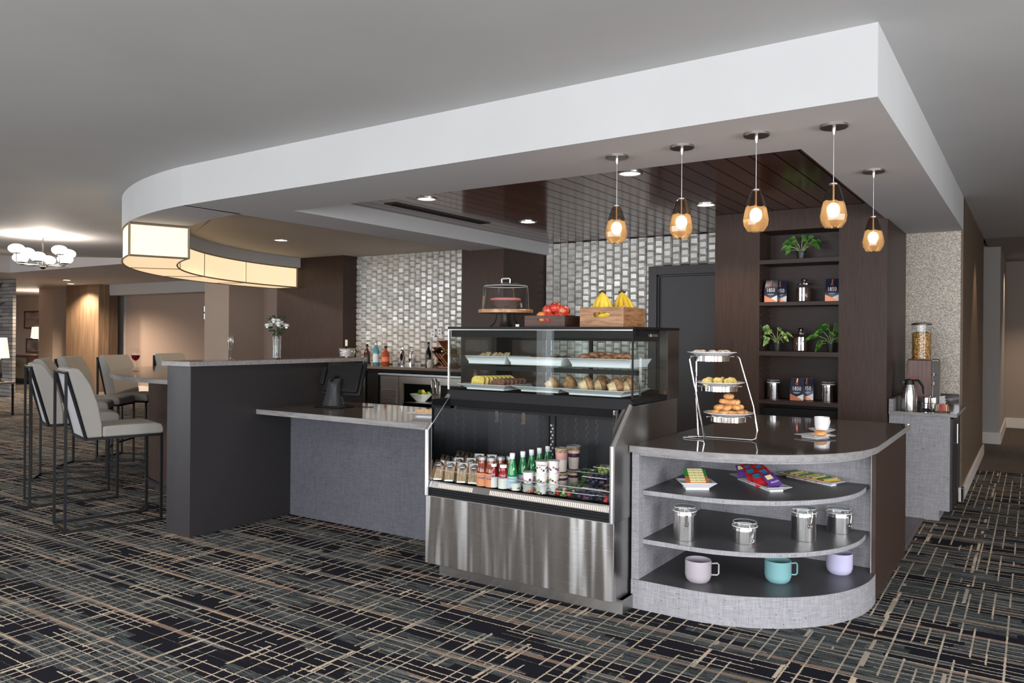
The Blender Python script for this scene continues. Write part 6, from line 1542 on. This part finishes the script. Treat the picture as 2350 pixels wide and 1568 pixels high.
strawb = mat('strawberry', (.55, .03, .03), .35); kiwi = mat('kiwi_slice', (.30, .42, .06), .4); melon = mat('cantaloupe', (.80, .34, .12), .45); blueb_ = mat('blueberry', (.02, .022, .06), .4); whitef = mat('pale_melon', (.75, .70, .50), .5)
b1 = spot(1239, 1119, .062); fruitcup('clear cup of orange melon chunks at the front', b1, [melon, melon, melon, whitef])
b1 = spot(1243, 1092, .13); fruitcup('lower clear fruit cup under the strawberry and kiwi one', b1, [blueb_, strawb, kiwi]); fruitcup('clear fruit cup of strawberry and kiwi on top of another', (b1[0], b1[1], DZ + .064), [strawb, kiwi, kiwi, strawb])
b1 = spot(1270, 1084, .13); fruitcup('lower berry fruit cup behind the melon cup', b1, [blueb_, melon, strawb]); fruitcup('upper fruit cup of mixed berries beside the parfaits', (b1[0], b1[1], DZ + .064), [strawb, blueb_, whitef, strawb])
greens = mat('salad_leaf', (.07, .16, .03), .5); carrot = mat('shredded_carrot', (.75, .25, .05), .5)
def tub(label, loc, w_, d_, h, fm, name, cat, grp, rz=0, dome=True, rr=(.010, .016), n=60, leaves=0):
    t = thing(name, label, cat, loc, rz, grp)
    o = MB().dish(w_, d_, h, (.012, .012), .0015, clearcup); o.build('clear_tub', clearcup, t, smooth=False)
    f = MB(); r2 = random.Random(int(abs(loc[0] * 1000 + loc[1] * 777)))
    for k in range(n):
        x, y, z = r2.uniform(-w_ * .37, w_ * .37), r2.uniform(-d_ * .37, d_ * .37), r2.uniform(.014, h * .95)
        if leaves and k % 2: leaf(f, (x, y, z), (r2.uniform(-1, 1), r2.uniform(-1, 1), r2.uniform(-.3, .6)), .035, .02, greens, .4, r2.uniform(-1, 1), 4)
        else: f.ball((x, y, z), r2.uniform(*rr), fm[k % len(fm)], 8, 6)
    f.build('contents', None, t)
    if dome: MB().add([(-w_ / 2, -d_ / 2, h), (w_ / 2, -d_ / 2, h), (w_ / 2, d_ / 2, h), (-w_ / 2, d_ / 2, h), (-w_ * .40, -d_ * .38, h + .014), (w_ * .40, -d_ * .38, h + .014), (w_ * .40, d_ * .38, h + .014), (-w_ * .40, d_ * .38, h + .014)], [(0, 1, 5, 4), (1, 2, 6, 5), (2, 3, 7, 6), (3, 0, 4, 7), (4, 5, 6, 7)]).build('clear_lid', clearcup, t, smooth=False)
    MB().tube([(-w_ / 2, -d_ / 2, h), (w_ / 2, -d_ / 2, h), (w_ / 2, d_ / 2, h), (-w_ / 2, d_ / 2, h)], .0016, 5, None, None, True).build('tub_rim', MATS['frosted_rim'], t)
    return t
tub('low salad tub with greens at the front right of the cooler', spot(1293, 1121, .05, ymin=3.90), .155, .11, .042, [whitef, strawb, greens], 'salad_tub', 'salad', 'salad tubs in the cooler', .1, leaves=1)
tub('flat tub of blackberries at the front beside the salad', spot(1348, 1131, .05, ymin=3.90), .14, .10, .045, [blueb_, berrym, blueb_], 'berry_tub', 'berries', 'berry tubs in the cooler', .05)
tub('flat berry tub touching the right side panel', (-1.955, 3.91, DZ), .10, .10, .045, [berrym, blueb_, strawb], 'berry_tub', 'berries', 'berry tubs in the cooler')
b1 = spot(1374, 1094, .115); b1 = (min(b1[0], -1.975), b1[1], DZ)
tub('lower blueberry tub carrying the upper one at the right', b1, .155, .11, .052, [blueb_, berrym], 'berry_tub', 'berries', 'berry tubs in the cooler')
tub('upper blueberry tub stacked at the right', (b1[0], b1[1], DZ + .068), .155, .11, .048, [blueb_, blueb_, berrym], 'berry_tub', 'berries', 'berry tubs in the cooler')
tub('salad tub topped with shredded carrot behind the blueberry stack', spot(1358, 1076, .11), .16, .12, .095, [greens, whitef, greens, carrot], 'salad_tub', 'salad', 'salad tubs in the cooler', .1, n=90, leaves=1)
tub('flat leafy salad tub in front of the parfaits', spot(1333, 1112, .05, ymin=4.0), .13, .10, .04, [greens, whitef], 'salad_tub', 'salad', 'salad tubs in the cooler', .1, leaves=1)
b1 = spot(1390, 1064, .15); b1 = (min(b1[0], -1.965), b1[1], DZ)
tub('tall tub of green grapes at the back right of the cooler', b1, .12, .10, .13, [kiwi, mat('green_grape', (.40, .46, .18), .35)], 'grape_tub', 'fruit', None, n=110)
